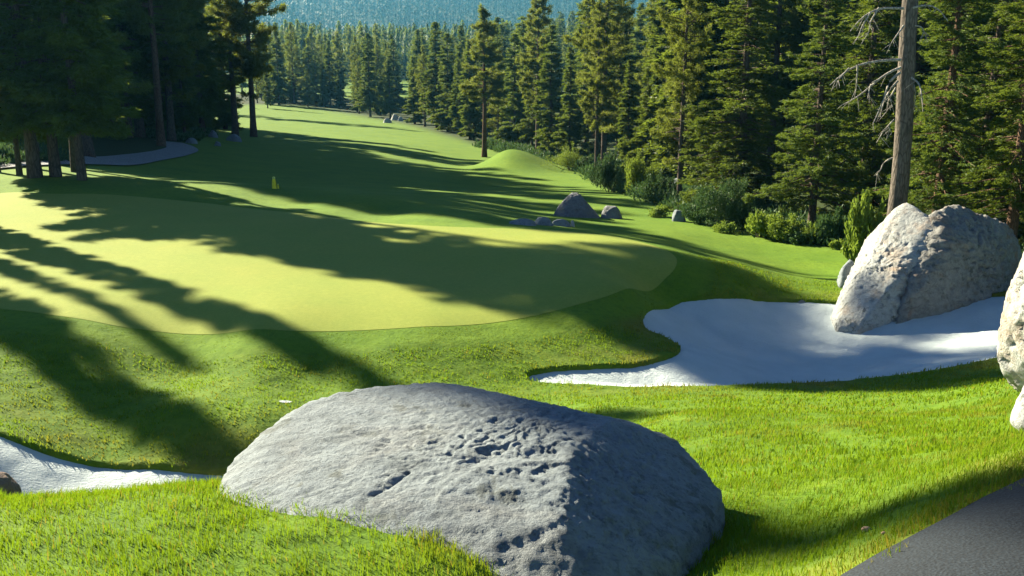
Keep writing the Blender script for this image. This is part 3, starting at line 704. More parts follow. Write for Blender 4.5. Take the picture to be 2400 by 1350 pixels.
# --- left group beside the green (feet in sunlight)
L1 = "pines standing beside the putting green at the left"
for k, u, v, Y, ht, w, lab in [
    ('left_pine_a', 83, 419, 46, 24, 1.1, "thickest dark pine of the left group beside the putting green"),
    ('left_pine_b', 47, 418, 47.5, 18, .8, "slim dark trunk just left of the thickest pine at the far left"),
    ('left_pine_b', 132, 421, 46.5, 24, 1.1, "dark pine just right of the thickest pine beside the putting green"),
    ('left_pine_b', 177, 410, 50, 20, 1.0, "partly hidden conifer behind the last pine of the left group beside the green"),
    ('left_pine_b', 193, 422, 45.5, 23, .95, "dark conifer with low sunlit sprigs, rightmost of the left group beside the green"),
    ('left_pine_a', -5, 405, 49, 18, .7, "dark pine cut off by the left edge of the photo beside the green")]:
    plant_px(k, u, v, ht=ht, Y=Y, label=lab, group=L1, wide=w, name="pine_tree")
# --- left wood: the bend of the path, deep behind
LW = "trees of the shaded wood left of the fairway"
for k, u, v, Y, ht, lab in [
    ('pine_b', 378, 345, 95, 27, "tall pine with a bare pale trunk at the bend of the left cart path"),
    ('pine_b', 322, 325, 112, 26, "pine with a thin reddish trunk left of the path bend pine"),
    ('fir_c', 475, 320, 128, 27, "dark conifer left of the two slim fairway pines"),
    ('pine_c', 552, 326, 150, 36, "left one of the two tall slim pines at the end of the left wood"),
    ('pine_a', 595, 326, 150, 34, "right one of the two tall slim pines at the end of the left wood"),
    ('fir_b', 528, 290, 168, 24, "dark conifer behind the left slim fairway pine")]:
    plant_px(k, u, v, ht=ht, Y=Y, label=lab, group=LW, name="pine_tree" if 'pine' in k else "fir_tree")
rp = random.Random(5); n = 0
for i in range(900):
    if n >= 105: break
    Y = rp.uniform(60, 190); u = rp.uniform(-260, 508 if Y > 118 else 335)
    if Y < 80: u = min(u, 200)
    p = PY(u, 300, Y); ht = rp.uniform(21, 30)
    if sdf([p[0]], [Y], FAIR)[0] < 2. or shades_lit(p[0], Y, ht) or crowded(p[0], Y, 4.6): continue
    n += 1
    plant(rp.choice(['fir_a', 'fir_c', 'pine_a', 'pine_c', 'fir_b', 'fir_c']), p[0], Y, ht, "dark conifer added left of the fairway to cast its shade", LW, wide=rp.uniform(1, 1.3))
RAD = dict(left_pine_a=3.4, left_pine_b=2.6, fir_a=2.5, fir_b=2.0, fir_c=2.7, pine_a=2.9, pine_b=2.6, pine_c=3.2, near_fir_a=3, near_fir_b=3.6, near_fir_c=3.4, high_pine=3, far_a=2.6, far_b=2.6, far_c=2.5)
BARE = dict(fir_a=.06, fir_b=.03, fir_c=.12, pine_a=.28, pine_b=.38, pine_c=.18, high_pine=.62)
def is_shaded(g):
    for x, y, z0, h, k, w in TREES:
        d = np.array([x-g[0], y-g[1]]); a = d@_sd
        if a < 1: continue
        l = abs(d[0]*_sd[1]-d[1]*_sd[0]); q = (g[2]+a*_td-z0)/h
        if q < 1 and q > BARE.get(k, .1) and l < RAD[k]*w*(1-q)**.6*.8: return True
    return False
DARK = [(u, v) for v, a, b in [(318, 470, 625), (335, 430, 700), (350, 480, 780), (365, 500, 850), (380, 470, 905), (392, 480, 960), (383, 920, 1110), (404, 560, 1120), (405, 1190, 1360), (418, 600, 1160), (430, 620, 1180), (442, 760, 1250), (452, 900, 1180), (425, 1250, 1330)] for u in range(a, b, 34)]
_rd = random.Random(8); added = 0; miss = 0
DARK2 = [(700, 256), (740, 264), (790, 276), (830, 287), (870, 296), (910, 304), (950, 314), (990, 324), (1030, 335), (1070, 345), (1110, 354)]
for u, v in DARK+DARK2[4:]:  # adds a caster tree wherever the fairway still lacks shade
    g = hit2(u, v)
    if is_shaded(g): continue
    best = None
    for _ in range(60):
        a = _rd.uniform(12, 62); l = _rd.uniform(-1.5, 1.5); x = g[0]+_sd[0]*a+_sd[1]*l; y = g[1]+_sd[1]*a-_sd[0]*l
        h = (a*_td + g[2]-H1(x, y))*1.0+7
        if h > 34 or h < 14 or (sdf([x], [y], FAIR)[0] < 1.2 and not ((u, v) in DARK2 and y > 236)) or shades_lit(x, y, h, 2.): continue
        if (x/y > -.18 and (u, v) not in DARK2) or any((x-t[0])**2+(y-t[1])**2 < 9 for t in TREES): continue
        best = (x, y, h); break
    if best is None: miss += 1; continue
    added += 1
    plant(_rd.choice(['fir_a', 'fir_c', 'fir_c', 'pine_c']), best[0], best[1], best[2], "dark conifer added left of the fairway to cast its shade", LW, wide=1.15)
print('dark added', added, 'missed', miss)
# --- trees added on the left only to throw shadows across green and slope
def shade(x, y, ht, k='pine_c', w=1.):
    plant(k, x, y, ht, "conifer added for its shadow left of the putting green", "conifers added for their shadows", wide=w)
for x, y, ht, k, w in SHADE: shade(x, y, ht, k, w)
# --- far treeline behind the fairway
FT = "dark conifers of the far treeline behind the fairway"
ORD = ["first", "second", "third", "fourth", "fifth", "sixth", "seventh", "eighth", "ninth", "tenth", "eleventh", "twelfth", "thirteenth", "fourteenth", "fifteenth", "sixteenth", "seventeenth", "eighteenth", "nineteenth", "twentieth",
       "twenty first", "twenty second", "twenty third", "twenty fourth", "twenty fifth"]
FB = [(628, 258, 265, 27), (655, 252, 285, 25), (690, 246, 295, 28), (722, 250, 280, 24), (742, 248, 290, 30), (775, 252, 300, 24), (800, 252, 290, 22),
      (842, 268, 255, 25), (868, 270, 240, 28), (893, 274, 250, 26), (915, 278, 235, 22), (972, 292, 210, 26), (996, 296, 200, 24), (1024, 300, 195, 25), (1050, 312, 185, 22), (1078, 318, 180, 23), (1102, 330, 165, 18), (1168, 350, 150, 15)]
for i, (u, v, Y, ht) in enumerate(FB):
    kk = ['fir_c', 'fir_a', 'pine_c', 'fir_c', 'fir_b'][i % 5]
    p = PY(u, v, Y); crowded(p[0], Y, 1)
    plant(kk, p[0], Y, cap(p[0], Y, ht*1.04), "dark conifer, %s from the left in the front row of the far treeline" % ORD[i], FT, wide=1.1)
rp = random.Random(19); n = 0
for i in range(800):
    if n >= 85: break
    Y = rp.uniform(185, 335); u = rp.uniform(600, 1185); p = PY(u, 250, Y)
    if sdf([p[0]], [Y], FAIR)[0] < 5 or 800 < u < 832 or 934 < u < 962 or shades_lit(p[0], Y, 22, 2.) or crowded(p[0], Y, 4): continue
    n += 1; plant(rp.choice(['fir_c', 'fir_a', 'fir_b', 'pine_c']), p[0], Y, cap(p[0], Y, rp.uniform(18, 27)), "dark conifer of the far treeline standing behind its front row", FT, wide=rp.uniform(.85, 1.1))
rp = random.Random(9)
ROW2 = "hazy conifers rising behind the far treeline"
for i in range(110):
    Y = rp.uniform(300, 520); u = rp.uniform(560, 1340)
    if Y < 400 and (800 < u < 830 or 930 < u < 965): continue
    p = PY(u, 200, Y); plant(rp.choice(['far_a', 'far_b', 'far_c']), p[0], Y, cap(p[0], Y, rp.uniform(19, 30), 45), "blue green hazy conifer of the forest rising behind the far treeline", ROW2, wide=1.05)
# --- named trees right of the fairway
RW = "trees of the right wood edge"
for k, u, v, Y, top, w, lab in [
    ('pine_b', 1135, 368, None, 15, 1.25, "tall lone pine with a bare lower trunk standing at the end of the sunlit fairway"),
    ('fir_b', 1205, 350, 146, 80, 1.1, "slim yellow green conifer behind the grass mound"),
    ('fir_c', 1247, 350, 140, 95, 1., "slim conifer right of the grass mound"),
    ('fir_b', 1290, 360, 128, 60, 1.05, "narrow tall conifer behind the lit round shrub"),
    ('fir_a', 1335, 372, 112, 110, 1.0, "short conifer directly behind the lit round shrub"),
    ('pine_a', 1398, 410, None, -10, .9, "tall pine rising from the shrubs in the middle right, its top reaching the sky"),
    ('fir_a', 1470, 405, 88, 140, 1.0, "small leafy conifer between the tall pine and the columnar fir"),
    ('fir_b', 1512, 420, 80, 160, 1.0, "columnar grey green fir above the yellow green shrub"),
    ('pine_c', 1592, 478, 58, -160, .85, "tall pine with a mottled pale trunk at the right wood edge"),
    ('near_fir_b', 1730, 500, 54, -220, 1.25, "broad dark fir behind the dark shrub right of the mottled trunk"),
    ('near_fir_a', 1900, 545, 44, -180, 1.05, "dense fir with a bare grey lower trunk standing behind the low plants"),
    ('near_fir_b', 2010, 560, 48, -300, 1.0, "very dark fir between the bare grey trunk fir and the dead limbed pine"),
    ('near_fir_c', 2192, 540, 37, -300, .95, "fir with a slim sunlit trunk behind the tall split boulder"),
    ('near_fir_a', 2290, 540, 41, -260, 1.2, "bushy fir above the right half of the split boulder"),
    ('near_fir_c', 2372, 540, 33.5, -300, .95, "fir with a reddish trunk at the right edge behind the split boulder"),
    ('near_fir_b', 2470, 540, 38, -300, 1.1, "dark fir cut off by the right edge of the photo")]:
    plant_px(k, u, v, top=top, Y=Y, label=lab, group=None, wide=w, name="pine_tree" if 'pine' in k else "fir_tree")
rp = random.Random(3)
RF = "conifers filling the right wood behind its edge"
n = 0
while n < 100:
    Y = rp.uniform(62, 290); u = rp.uniform(1150, 2600)
    p = PY(u, 200, Y); d = sdf([p[0]], [Y], FAIR)[0]
    if d < 3.5 or (Y < 110 and d > 60) or crowded(p[0], Y, 4.5): continue
    n += 1
    kk = rp.choice(['fir_a', 'fir_c', 'pine_c', 'fir_b', 'pine_a']) if Y < 170 else rp.choice(['far_a', 'far_b', 'far_c', 'fir_c'])
    plant(kk, p[0], Y, cap(p[0], Y, rp.uniform(19, 27)) if Y > 140 else rp.uniform(19, 26), "conifer standing inside the right wood behind its front trees", RF)
for u, Y, ht in [(1375, 150, 22), (1420, 175, 21), (1400, 118, 15), (1450, 130, 20), (1560, 110, 22), (1620, 95, 21), (1660, 120, 24), (1765, 90, 24), (1790, 110, 26), (1830, 78, 22), (1975, 70, 24), (2060, 62, 22), (2130, 58, 24), (2250, 66, 25), (2330, 55, 24), (1690, 75, 20)]:
    p = PY(u, 300, Y); crowded(p[0], Y, 1); plant('fir_c' if u % 20 else 'fir_a', p[0], Y, ht, "conifer standing inside the right wood behind its front trees", RF, wide=1.25)
# forest beyond, too many to count: one mass
def mass(name, label, pts, hts, seeds, n_leaf=60, mat='fir'):
    Vs = []; Fs = []; off = 0; base = []
    for sd in seeds:
        rg = np.random.default_rng(sd); t = rg.random(n_leaf)**1.25; a = rg.random(n_leaf)*6.28; R = .115*(1-t)**.9
        c = np.stack([np.cos(a)*R, np.sin(a)*R, .08+t*.9], -1)
        d = np.stack([np.cos(a), np.sin(a), -.7+0*a], -1)*.07 + rg.normal(0, .02, (n_leaf, 3)); q = np.stack([-np.sin(a), np.cos(a), rg.normal(0, .3, n_leaf)], -1)*(.22/np.sqrt(n_leaf))
        base.append(np.stack([c*[.3, .3, 1]+[0, 0, .05]-q, c*[.3, .3, 1]+[0, 0, .05]+q, c+d], 1).reshape(-1, 3))
    B = [base[i % len(base)]*h for i, h in enumerate(hts)]
    V = np.concatenate([b+p for b, p in zip(B, pts)]); F = np.arange(len(V)).reshape(-1, 3)
    o = obj(name, mesh_np(name, V, F, False, [M[mat]])); o["kind"] = "stuff"; o["label"] = label; o["category"] = "forest"; return o
# mountain
mx, my = np.meshgrid(np.linspace(-1900, 1900, 170), np.linspace(1000, 3300, 90)); X, Y = mx.ravel(), my.ravel()
def MZ(X, Y):
    u = 1200 + X/Y*FPX
    crest = np.interp(u, [-800, 300, 650, 1000, 1340, 1420, 1700, 2500], [150, 145, 140, 128, 108, 100, 130, 150])
    rise = sstep(1050, 2250, Y)
    q = np.stack([X, Y, 0*X], -1)
    return -14 + (crest+14)*rise + 10*fbm(q*.004, 4)*rise
Z = MZ(X, Y); i = np.arange(len(X)).reshape(mx.shape); q = np.stack([i[:-1, :-1], i[:-1, 1:], i[1:, 1:], i[1:, :-1]], -1).reshape(-1, 4)
mt = NT("mountain_floor"); struct(obj("mountain", mesh_np("mountain", np.stack([X, Y, Z], -1), q, True, [mt.diffuse(mt.ramp(mt.noise(mt.pos(), .02, 4), [(.3, (.03, .05, .02)), (.7, (.07, .085, .04))]), None, .95, .05)])))
rg = np.random.default_rng(4); n = 15000
X = rg.uniform(-1250, 1250, n); Y = rg.uniform(1150, 2300, n); keep = np.abs(X) < Y*.54; X, Y = X[keep], Y[keep]
mass("mountain_forest", "hazy blue conifer forest covering the distant mountain", np.stack([X, Y, MZ(X, Y)-.5], -1), rg.uniform(14, 30, len(X)), [1, 2, 3, 4], 36, 'fardark')
# hillside forest between treeline and mountain
n = 4200; Y = rg.uniform(480, 1150, n); X = rg.uniform(-.55, .55, n)*Y
Zh = np.maximum(H(X, Y), MZ(X, np.maximum(Y, 620)) if False else H(X, Y))
mass("distant_forest", "far hazy conifer wood below the mountain, too dense to count", np.stack([X, Y, H(X, Y)-.5], -1), rg.uniform(17, 27, n), [5, 6, 7, 11], 130)
n = 260; Y = rg.uniform(290, 500, n); X = Y*rg.uniform(.06, .6, n); Zr = H(X, Y)
mass("hillside_forest", "conifers crowding the hillside behind the right wood", np.stack([X, Y, Zr-.5], -1), rg.uniform(18, 27, n), [8, 9, 10], 500)

# dead limbed pine
dp = empty("pine_tree", (0, 0, 0)); bx_, by_, _ = PY(2092, 520, 35.0); bz_ = H1(bx_, by_)
dp.location = (bx_, by_, bz_-.2); tag(dp, "thick grey pine trunk with bare drooping dead limbs behind the tall split boulder", "tree")
Hh = 30.; tt = np.linspace(0, 1, 30)
TPp = np.stack([.25*tt+.12*np.sin(tt*14), .1*np.sin(tt*5), tt*Hh], -1); TRr = .30*(1-tt)**.7+.03
tv, tf = tubes([(TPp, TRr)], 20); tv = tv*1. + (tv-np.array([0, 0, 0]))*[.10, .10, 0]*fbm(tv*[4, 4, 1.2], 4)[:, None]
obj("trunk", mesh_np("pine_trunk", tv, tf, True, [M['bark_grey']]), dp)
DB = [[(2112, 158), (2085, 168), (2060, 185), (2030, 212), (2003, 232), (1972, 247)], [(2110, 170), (2088, 185), (2078, 205), (2074, 226), (2062, 256), (2046, 290)], [(2060, 186), (2040, 196), (2033, 232)],
      [(2104, 190), (2084, 212), (2070, 240), (2063, 275)], [(2100, 205), (2082, 235), (2078, 262)], [(2076, 215), (2086, 232), (2092, 250)], [(2096, 280), (2072, 305), (2054, 335)], [(2082, 296), (2090, 312)],
      [(2132, 180), (2152, 192), (2160, 215), (2163, 262)], [(2136, 184), (2146, 215), (2142, 258)], [(2140, 60), (2160, 62), (2166, 76), (2174, 98)], [(2118, 60), (2098, 88), (2088, 102)],
      [(2112, 140), (2060, 142), (2010, 152), (1975, 172), (1945, 200)], [(2010, 152), (2008, 190), (2006, 214)], [(1990, 160), (1966, 185), (1960, 200)], [(2118, 20), (2060, 18), (2020, 40), (1992, 74)], [(2060, 18), (2040, 50), (2035, 84)], [(2040, 30), (2022, 58), (2010, 88)],
      [(2092, 370), (2070, 380), (2064, 400), (2052, 412)], [(2134, 20), (2170, 10), (2200, 20), (2222, 50)]]
paths = []
rd = random.Random(2)
for b in DB:
    dy = rd.uniform(-.9, .4); k = len(b); P = np.array([PY(u, v, 34.9 + dy*(j/(k-1))) for j, (u, v) in enumerate(b)]) - np.array(dp.location)
    t0 = np.linspace(0, 1, k); t1 = np.linspace(0, 1, 9); P = np.stack([np.interp(t1, t0, P[:, a]) for a in range(3)], -1); P[1:-1] = (P[:-2]+2*P[1:-1]+P[2:])/4
    L = np.linalg.norm(np.diff(P, axis=0), axis=1).sum(); paths.append((P, (.022+.014*L)*(1-t1*.75)))
    for _ in range(5):
        j = rd.randint(2, 8); l = rd.uniform(.15, .5); d = np.array([rd.uniform(-1, 1), rd.uniform(-.5, .5), -rd.uniform(.3, 1)]); d /= np.linalg.norm(d)
        s = np.linspace(0, 1, 4)[:, None]; paths.append((P[j]+d*l*s+np.array([0, 0, -.1])*l*s**2, .012*(1-s[:, 0]*.6)))
bv, bf = tubes(paths, 6); obj("dead_limbs", mesh_np("dead_limbs", bv, bf, True, [M['deadwood']]), dp)
(_, _), (cv, cf) = conifer(seed=77, Ht=30., r0=.3, bare=.5, R=3.4, nb=130, tufts=14, nn=14, size=.3, kind='pine', tr=.22)
obj("crown", mesh_np("pine_crown", cv, cf, False, [M['pine']]), dp)

# ------------------------------------------------------------------ shrubs and low plants
def bush_mesh(seed, n=9000, leaf=.09, lob=9, flat=.8, up=.5):
    rg = np.random.default_rng(seed)
    c = rg.normal(0, .38, (lob, 3))*[1, 1, .5]; c[:, 2] = np.abs(c[:, 2])+.35; r = rg.uniform(.28, .5, lob)
    k = rg.integers(0, lob, n); d = rg.normal(size=(n, 3)); d /= np.linalg.norm(d, axis=1)[:, None]
    p = c[k] + d*(r[k]*rg.random(n)**.35)[:, None]*[1, 1, flat]; p[:, 2] = np.maximum(p[:, 2], rg.uniform(0, .15, n))
    na = 26; sa = rg.normal(size=(na, 3)); sa[:, 2] = np.abs(sa[:, 2])*1.3+.3; sa /= np.linalg.norm(sa, axis=1)[:, None]
    sh = rg.random(n) < .30; kk = rg.integers(0, na, sh.sum()); p[sh] = sa[kk]*[.9, .9, 1]*rg.uniform(.5, 1.35, (sh.sum(), 1))*rg.uniform(.8, 1, (na, 1))[kk] + rg.normal(0, .035, (sh.sum(), 3))
    dd = d*.7 + rg.normal(0, .5, (n, 3)) + [0, 0, up]; dd /= np.linalg.norm(dd, axis=1)[:, None]
    q = np.cross(dd, rg.normal(size=(n, 3))); q /= np.linalg.norm(q, axis=1)[:, None]; l = leaf*rg.uniform(.7, 1.4, n)
    V = np.stack([p, p+dd*l[:, None]*.5-q*l[:, None]*.3, p+dd*l[:, None], p+dd*l[:, None]*.5+q*l[:, None]*.3], 1).reshape(-1, 3)
    st = []
    for j in range(lob):
        s = np.linspace(0, 1, 4)[:, None]; st.append((np.array([0, 0, -.1])*(1-s)+c[j]*s, .02*(1-s[:, 0]*.7)))
    tv, tf = tubes(st, 4)
    return (V, np.arange(n*4).reshape(n, 4)), (tv, tf)
BM = {}
def shrub(u, v, wpx, hpx, mat, label, seed, Y=None, name="shrub", n=9000, leaf=.09, **kw):
    g = hit2(u, v); 
    if Y: p = PY(u, v, Y); g = np.array([p[0], Y, H1(p[0], Y)])
    W = wpx/FPX*g[1]; Hh = hpx/FPX*g[1]
    lf = leaf/W*1.6
    (V, F), (tv, tf) = bush_mesh(seed, n, lf, **kw)
    V = V*[W/1.9, W/1.9, Hh/1.05]; tv = tv*[W/1.9, W/1.9, Hh/1.05]
    e = empty(name, tuple(g - np.array([0, 0, .05]))); obj("stems", mesh_np("stems", tv, tf, True, [M['bark']]), e); obj("foliage", mesh_np("foliage", V, F, False, [M[mat]]), e)
    return tag(e, label, "shrub")
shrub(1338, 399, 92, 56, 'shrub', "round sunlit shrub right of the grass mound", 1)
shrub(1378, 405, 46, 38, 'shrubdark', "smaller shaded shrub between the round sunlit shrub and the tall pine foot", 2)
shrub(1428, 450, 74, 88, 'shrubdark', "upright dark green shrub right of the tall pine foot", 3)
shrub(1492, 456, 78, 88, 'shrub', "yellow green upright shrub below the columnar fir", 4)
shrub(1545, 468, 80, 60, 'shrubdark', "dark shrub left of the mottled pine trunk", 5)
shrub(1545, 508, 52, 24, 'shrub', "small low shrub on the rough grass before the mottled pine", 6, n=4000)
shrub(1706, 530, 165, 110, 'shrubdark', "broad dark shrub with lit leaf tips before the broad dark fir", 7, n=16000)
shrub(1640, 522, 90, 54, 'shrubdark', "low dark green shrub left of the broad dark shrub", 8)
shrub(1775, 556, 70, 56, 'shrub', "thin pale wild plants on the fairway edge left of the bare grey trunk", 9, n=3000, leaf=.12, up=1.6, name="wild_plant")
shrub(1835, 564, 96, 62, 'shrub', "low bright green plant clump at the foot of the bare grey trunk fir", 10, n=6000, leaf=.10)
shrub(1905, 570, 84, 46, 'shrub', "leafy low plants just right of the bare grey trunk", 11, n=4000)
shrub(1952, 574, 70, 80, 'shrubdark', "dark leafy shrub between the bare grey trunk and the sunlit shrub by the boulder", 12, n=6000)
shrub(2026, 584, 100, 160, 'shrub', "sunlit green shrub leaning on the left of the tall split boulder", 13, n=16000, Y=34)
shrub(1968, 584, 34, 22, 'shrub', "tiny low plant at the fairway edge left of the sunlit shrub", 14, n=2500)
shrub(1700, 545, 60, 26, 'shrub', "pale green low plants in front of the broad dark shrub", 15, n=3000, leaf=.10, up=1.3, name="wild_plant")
shrub(1870, 572, 60, 30, 'shrubdark', "low dark plant between the bright green clump and the leafy low plants", 16, n=3000)
# undergrowth: one mass of leafy clumps along the wood edges
def undergrowth():
    rg = np.random.default_rng(21); P = []
    for _ in range(60000):
        Y = rg.uniform(33, 150); u = rg.uniform(-300, 2700); p = PY(u, 300, Y)
        P.append((p[0], Y))
    P = np.array(P); d = sdf(P[:, 0], P[:, 1], FAIR); uu = 1200+FPX*P[:, 0]/(P[:, 1]*cp+6*sp); k = (d > .8) & (d < 6) & ~((uu > 150) & (uu < 450) & (P[:, 1] < 108)); P = P[k]; d = d[k]
    P = P[rg.random(len(P)) < np.clip(1.1-d/7, .1, 1)][:1500]; n = len(P); nl = 90
    z = H(P[:, 0], P[:, 1]); r = rg.uniform(.3, .9, n)*(1+P[:, 1]/150)
    dr = rg.normal(size=(n, nl, 3)); dr /= np.linalg.norm(dr, axis=2)[..., None]; dr[..., 2] = np.abs(dr[..., 2])
    c = np.stack([P[:, 0], P[:, 1], z], -1)[:, None] + dr*r[:, None, None]*[1, 1, .7]*rg.random((n, nl, 1))**.4
    dd = dr*.6 + rg.normal(0, .5, (n, nl, 3)) + [0, 0, .7]; dd /= np.linalg.norm(dd, axis=2)[..., None]; L = (.10+.0022*P[:, 1])[:, None, None]*rg.uniform(.7, 1.4, (n, nl, 1))
    q = np.cross(dd, rg.normal(size=(n, nl, 3))); q /= np.linalg.norm(q, axis=2)[..., None]
    V = np.stack([c-q*L*.25, c+q*L*.25, c+dd*L], 2).reshape(-1, 3)
    o = obj("undergrowth", mesh_np("undergrowth", V, np.arange(len(V)).reshape(-1, 3), False, [M['shrubdark']])); o["kind"] = "stuff"; o["label"] = "dark green undergrowth along the edge of the woods"; o["category"] = "undergrowth"
undergrowth()
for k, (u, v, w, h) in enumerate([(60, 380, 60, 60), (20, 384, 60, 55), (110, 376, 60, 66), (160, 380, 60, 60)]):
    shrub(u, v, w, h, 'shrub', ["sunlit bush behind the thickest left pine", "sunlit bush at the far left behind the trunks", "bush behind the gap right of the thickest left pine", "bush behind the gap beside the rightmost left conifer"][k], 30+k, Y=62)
# ------------------------------------------------------------------ yellow markers on the ridge behind the green
def marker(u, v, hpx, label, seed):
    g = hit2(u, v); s = hpx/FPX*g[1]*1.05; e = empty("marker_post", tuple(g))
    V, F = tubes([(np.array([[0, 0, -.05], [0, 0, .02], [0, 0, .06], [0, 0, .5], [0, 0, .78], [0, 0, .80]])*s, np.array([.20, .20, .19, .17, .13, .11])*s)], 12)
    c = V.shape[0]; V = np.concatenate([V, [[0, 0, .8*s]]]); 
    o = obj("post", mesh_np("post", V, [F, np.array([[c-12+i, c-12+(i+1) % 12, c] for i in range(12)])], True, [MY]), e)
    V, F = tubes([(np.array([[0, 0, .80], [0, 0, .82], [0, 0, .92], [0, 0, .98], [0, 0, 1.0]])*s, np.array([.06, .13, .13, .09, .01])*s)], 12)
    obj("cap", mesh_np("cap", V, F, True, [MY2]), e); return tag(e, label, "marker")
_t = NT("yellow_paint"); MY = _t.diffuse(_t.ramp(_t.noise(_t.objco(), 9, 3), [(.35, (.72, .62, .02)), (.7, (.88, .78, .04))]), None, .6, .3)
_t = NT("pale_yellow_paint"); MY2 = _t.diffuse(C(.62, .66, .16), None, .6, .3)
marker(643, 442, 27, "taller yellow marker post on the ridge behind the putting green", 1)
marker(652, 442, 11, "short yellow marker stub right of the taller yellow post", 2)
# wood chips by the path
_t = NT("chip_wood"); MC = _t.diffuse(_t.ramp(_t.noise(_t.objco(), 30, 3), [(.35, (.35, .22, .12)), (.7, (.6, .42, .28))]), None, .8, .2)
for u, v, w, lab in [(2030, 1246, 26, "flat tan bark chip lying on the dirt beside the asphalt path"), (2071, 1252, 14, "small orange bark chip right of the flat tan chip by the path")]:
    g = hit2(u, v); s = w/FPX*g[1]; V, F = ico(3); V = V*[s*.5, s*.3, s*.28]*(1+.35*fbm(V*2+u, 3))[:, None]
    o = obj("bark_chip", mesh_np("bark_chip", V, F, True, [MC])); o.location = tuple(g+[0, 0, s*.25]); tag(o, lab, "bark chip")

# ------------------------------------------------------------------ grass blades
def mat_grass(name, a, b, dryc, tr, fac=.4):
    t = NT(name); p = t.pos(); n = t.noise(p, 3.5, 3, .6); n2 = t.noise(p, .8, 4, .6); r = t.attr("rnd")
    col = t.mix(r, C(*a), C(*b)); col = t.mix(t.maprange(n, .4, .7, 0, .6), col, C(*[c*1.25 for c in b]))
    col = t.mix(t.math('MULTIPLY', t.attr("dry"), .8), col, C(*dryc))
    trc = t.mix(t.math('MULTIPLY', t.attr("dry"), .8), C(*tr), C(dryc[0]*1.2, dryc[1]*1.1, dryc[2]))
    i = t.n("BsdfPrincipled", i={'Base Color': col, 'Roughness': .6, 'Specular IOR Level': .08}); j = t.n("BsdfTranslucent", i={'Color': trc})
    mx = t.n("MixShader", i={'Fac': fac}); t.t.links.new(i.outputs[0], mx.inputs[1]); t.t.links.new(j.outputs[0], mx.inputs[2]); t.t.links.new(mx.outputs[0], t.out.inputs[0]); return t.m
MG = mat_grass("grass_blades", (.058, .130, .006), (.125, .208, .010), (.23, .19, .03), (.18, .28, .009))
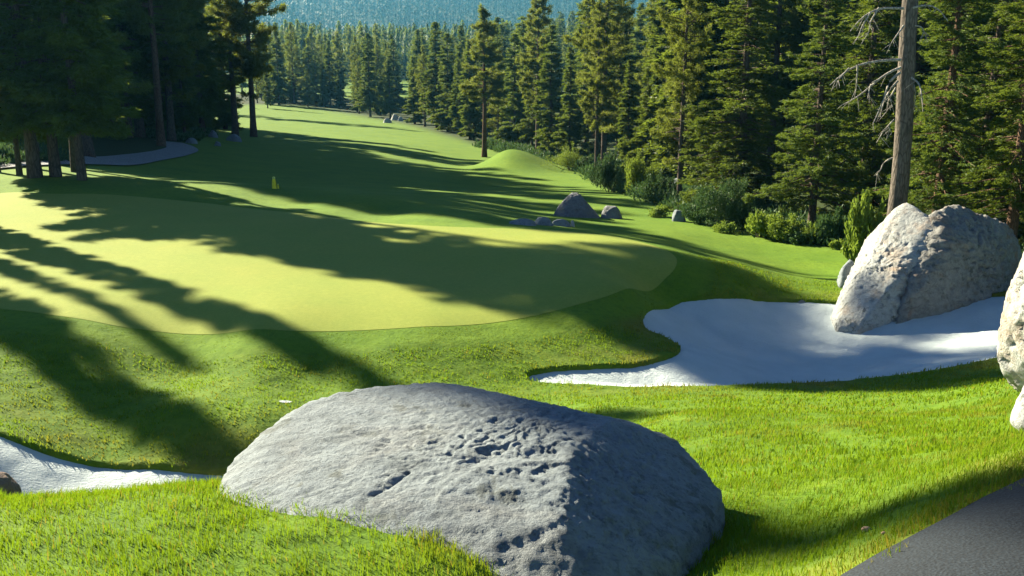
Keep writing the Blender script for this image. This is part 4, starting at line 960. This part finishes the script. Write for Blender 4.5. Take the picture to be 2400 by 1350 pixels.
def grass(name, label, y0, y1, dens, ln, wd, seed, half=.60, bend=.5, pad=.8):
    rg = np.random.default_rng(seed); area = half*2*((y1**2-y0**2)/2) + 2*pad*(y1-y0); n = int(area*dens)
    y = np.sqrt(rg.random(n)*(y1**2-y0**2)+y0**2); x = rg.uniform(-1, 1, n)*(half*y+pad)
    q = np.stack([x, y, 0*x], -1)
    ok = (sdf(x, y, GREEN) > .02) & (sdf(x, y, SANDR) > -.03) & (sdf(x, y, SANDL) > -.03) & (sdf(x, y, PATHR) > -.05+.30*fbm(q*3.2, 3)) & (sdf(x, y, SANDS) > 0)
    cl = fbm(q*1.3, 3); ok &= rg.random(n) < np.clip(.8 + cl*1.4, .2, 1)
    x, y, q, cl = x[ok], y[ok], q[ok], cl[ok]; n = len(x); z = H(x, y)
    dg = sdf(x, y, GREEN); dm = np.minimum(sdf(x, y, SANDR), sdf(x, y, SANDL)); dp_ = sdf(x, y, PATHR)
    tall = .75 + .5*np.clip(cl+.2, -.4, .6) + .35*(fbm(q*6, 2) > .12)
    tall *= np.where(dm < .12, 1.5, 1)*np.where(dg < 1.1, .35, 1)*np.where(dp_ < .35, .75+.5*rg.random(n), 1)
    l = ln*rg.uniform(.55, 1.35, n)*tall; w = wd*rg.uniform(.7, 1.3, n)
    a = rg.random(n)*6.28; d = np.stack([np.cos(a), np.sin(a), 0*a], -1); lean = rg.uniform(.1, bend, n)
    wind = fbm(q*.9+9, 2); d0 = np.stack([.35*wind, -.2*wind, 0*a], -1)
    qd = np.stack([-np.sin(a+.9), np.cos(a+.9), 0*a], -1)
    b = np.stack([x, y, z-.008], -1); up = np.array([0, 0, 1.])
    m_ = b + up*(l*.55)[:, None] + (d*lean[:, None]*.35+d0*.4)*l[:, None]
    t_ = b + up*(l*(1-.35*lean))[:, None] + (d*lean[:, None]+d0)*l[:, None]
    V = np.stack([b-qd*w[:, None]*.5, b+qd*w[:, None]*.5, m_+qd*w[:, None]*.38, m_-qd*w[:, None]*.38, t_], 1).reshape(-1, 3)
    o5 = (np.arange(n)*5)[:, None]
    rnd = np.repeat(np.clip(.45+1.1*fbm(q*2.2+3, 3)+.5*fbm(q*.6+31, 2)+rg.normal(0, .18, n), 0, 1), 5)
    dr = np.clip(sstep(2.6, 0., dm)*sstep(-.2, .4, fbm(q*.5+[0, 0, 5], 3))*1.0 + .9*sstep(.6, 0, dp_)*(rg.random(n) < .5) + (rg.random(n) < .06) + .5*sstep(.1, .5, fbm(q*.8+21, 3)), 0, 1)
    o = obj(name, mesh_np(name, V, [o5+[0, 1, 2, 3], o5+[3, 2, 4]], False, [MG], attrs=dict(rnd=rnd, dry=np.repeat(dr, 5))))
    o["kind"] = "stuff"; o["label"] = label; o["category"] = "grass"; return o
grass("foreground_grass", "long bright green grass blades around the foreground boulder", 2.6, 6.6, 5200, .052, .0045, 1)
grass("slope_grass", "rough green grass on the slope between boulder and bunker", 6.6, 12.5, 1500, .055, .009, 2)
grass("bank_grass", "rough grass on the banks around the bunkers", 12.5, 30, 420, .055, .017, 3, bend=.6)
# ------------------------------------------------------------------ haze
hz_v = []
bm = bmesh.new(); bmesh.ops.create_cube(bm, size=1.0)
me = bpy.data.meshes.new("haze"); bm.to_mesh(me); bm.free()
zlo = min(float(gz.min()), -20)-1.5; zhi = 178.
hz = bpy.data.objects.new("haze", me); COL.objects.link(hz); hz.location = (0, 1700, (zlo+zhi)/2); hz.scale = (4000, 3600, zhi-zlo)
t = NT("haze_air"); vol = t.n("VolumePrincipled", i={'Color': C(.10, .37, .60), 'Density': HAZE, 'Anisotropy': .35}); t.t.links.new(vol.outputs[0], t.out.inputs[1])
me.materials.append(t.m); hz["kind"] = "stuff"; hz["label"] = "pale blue haze in the valley air"; hz["category"] = "haze"
print("trees", NT_COUNT, "objects", len(scene.objects))
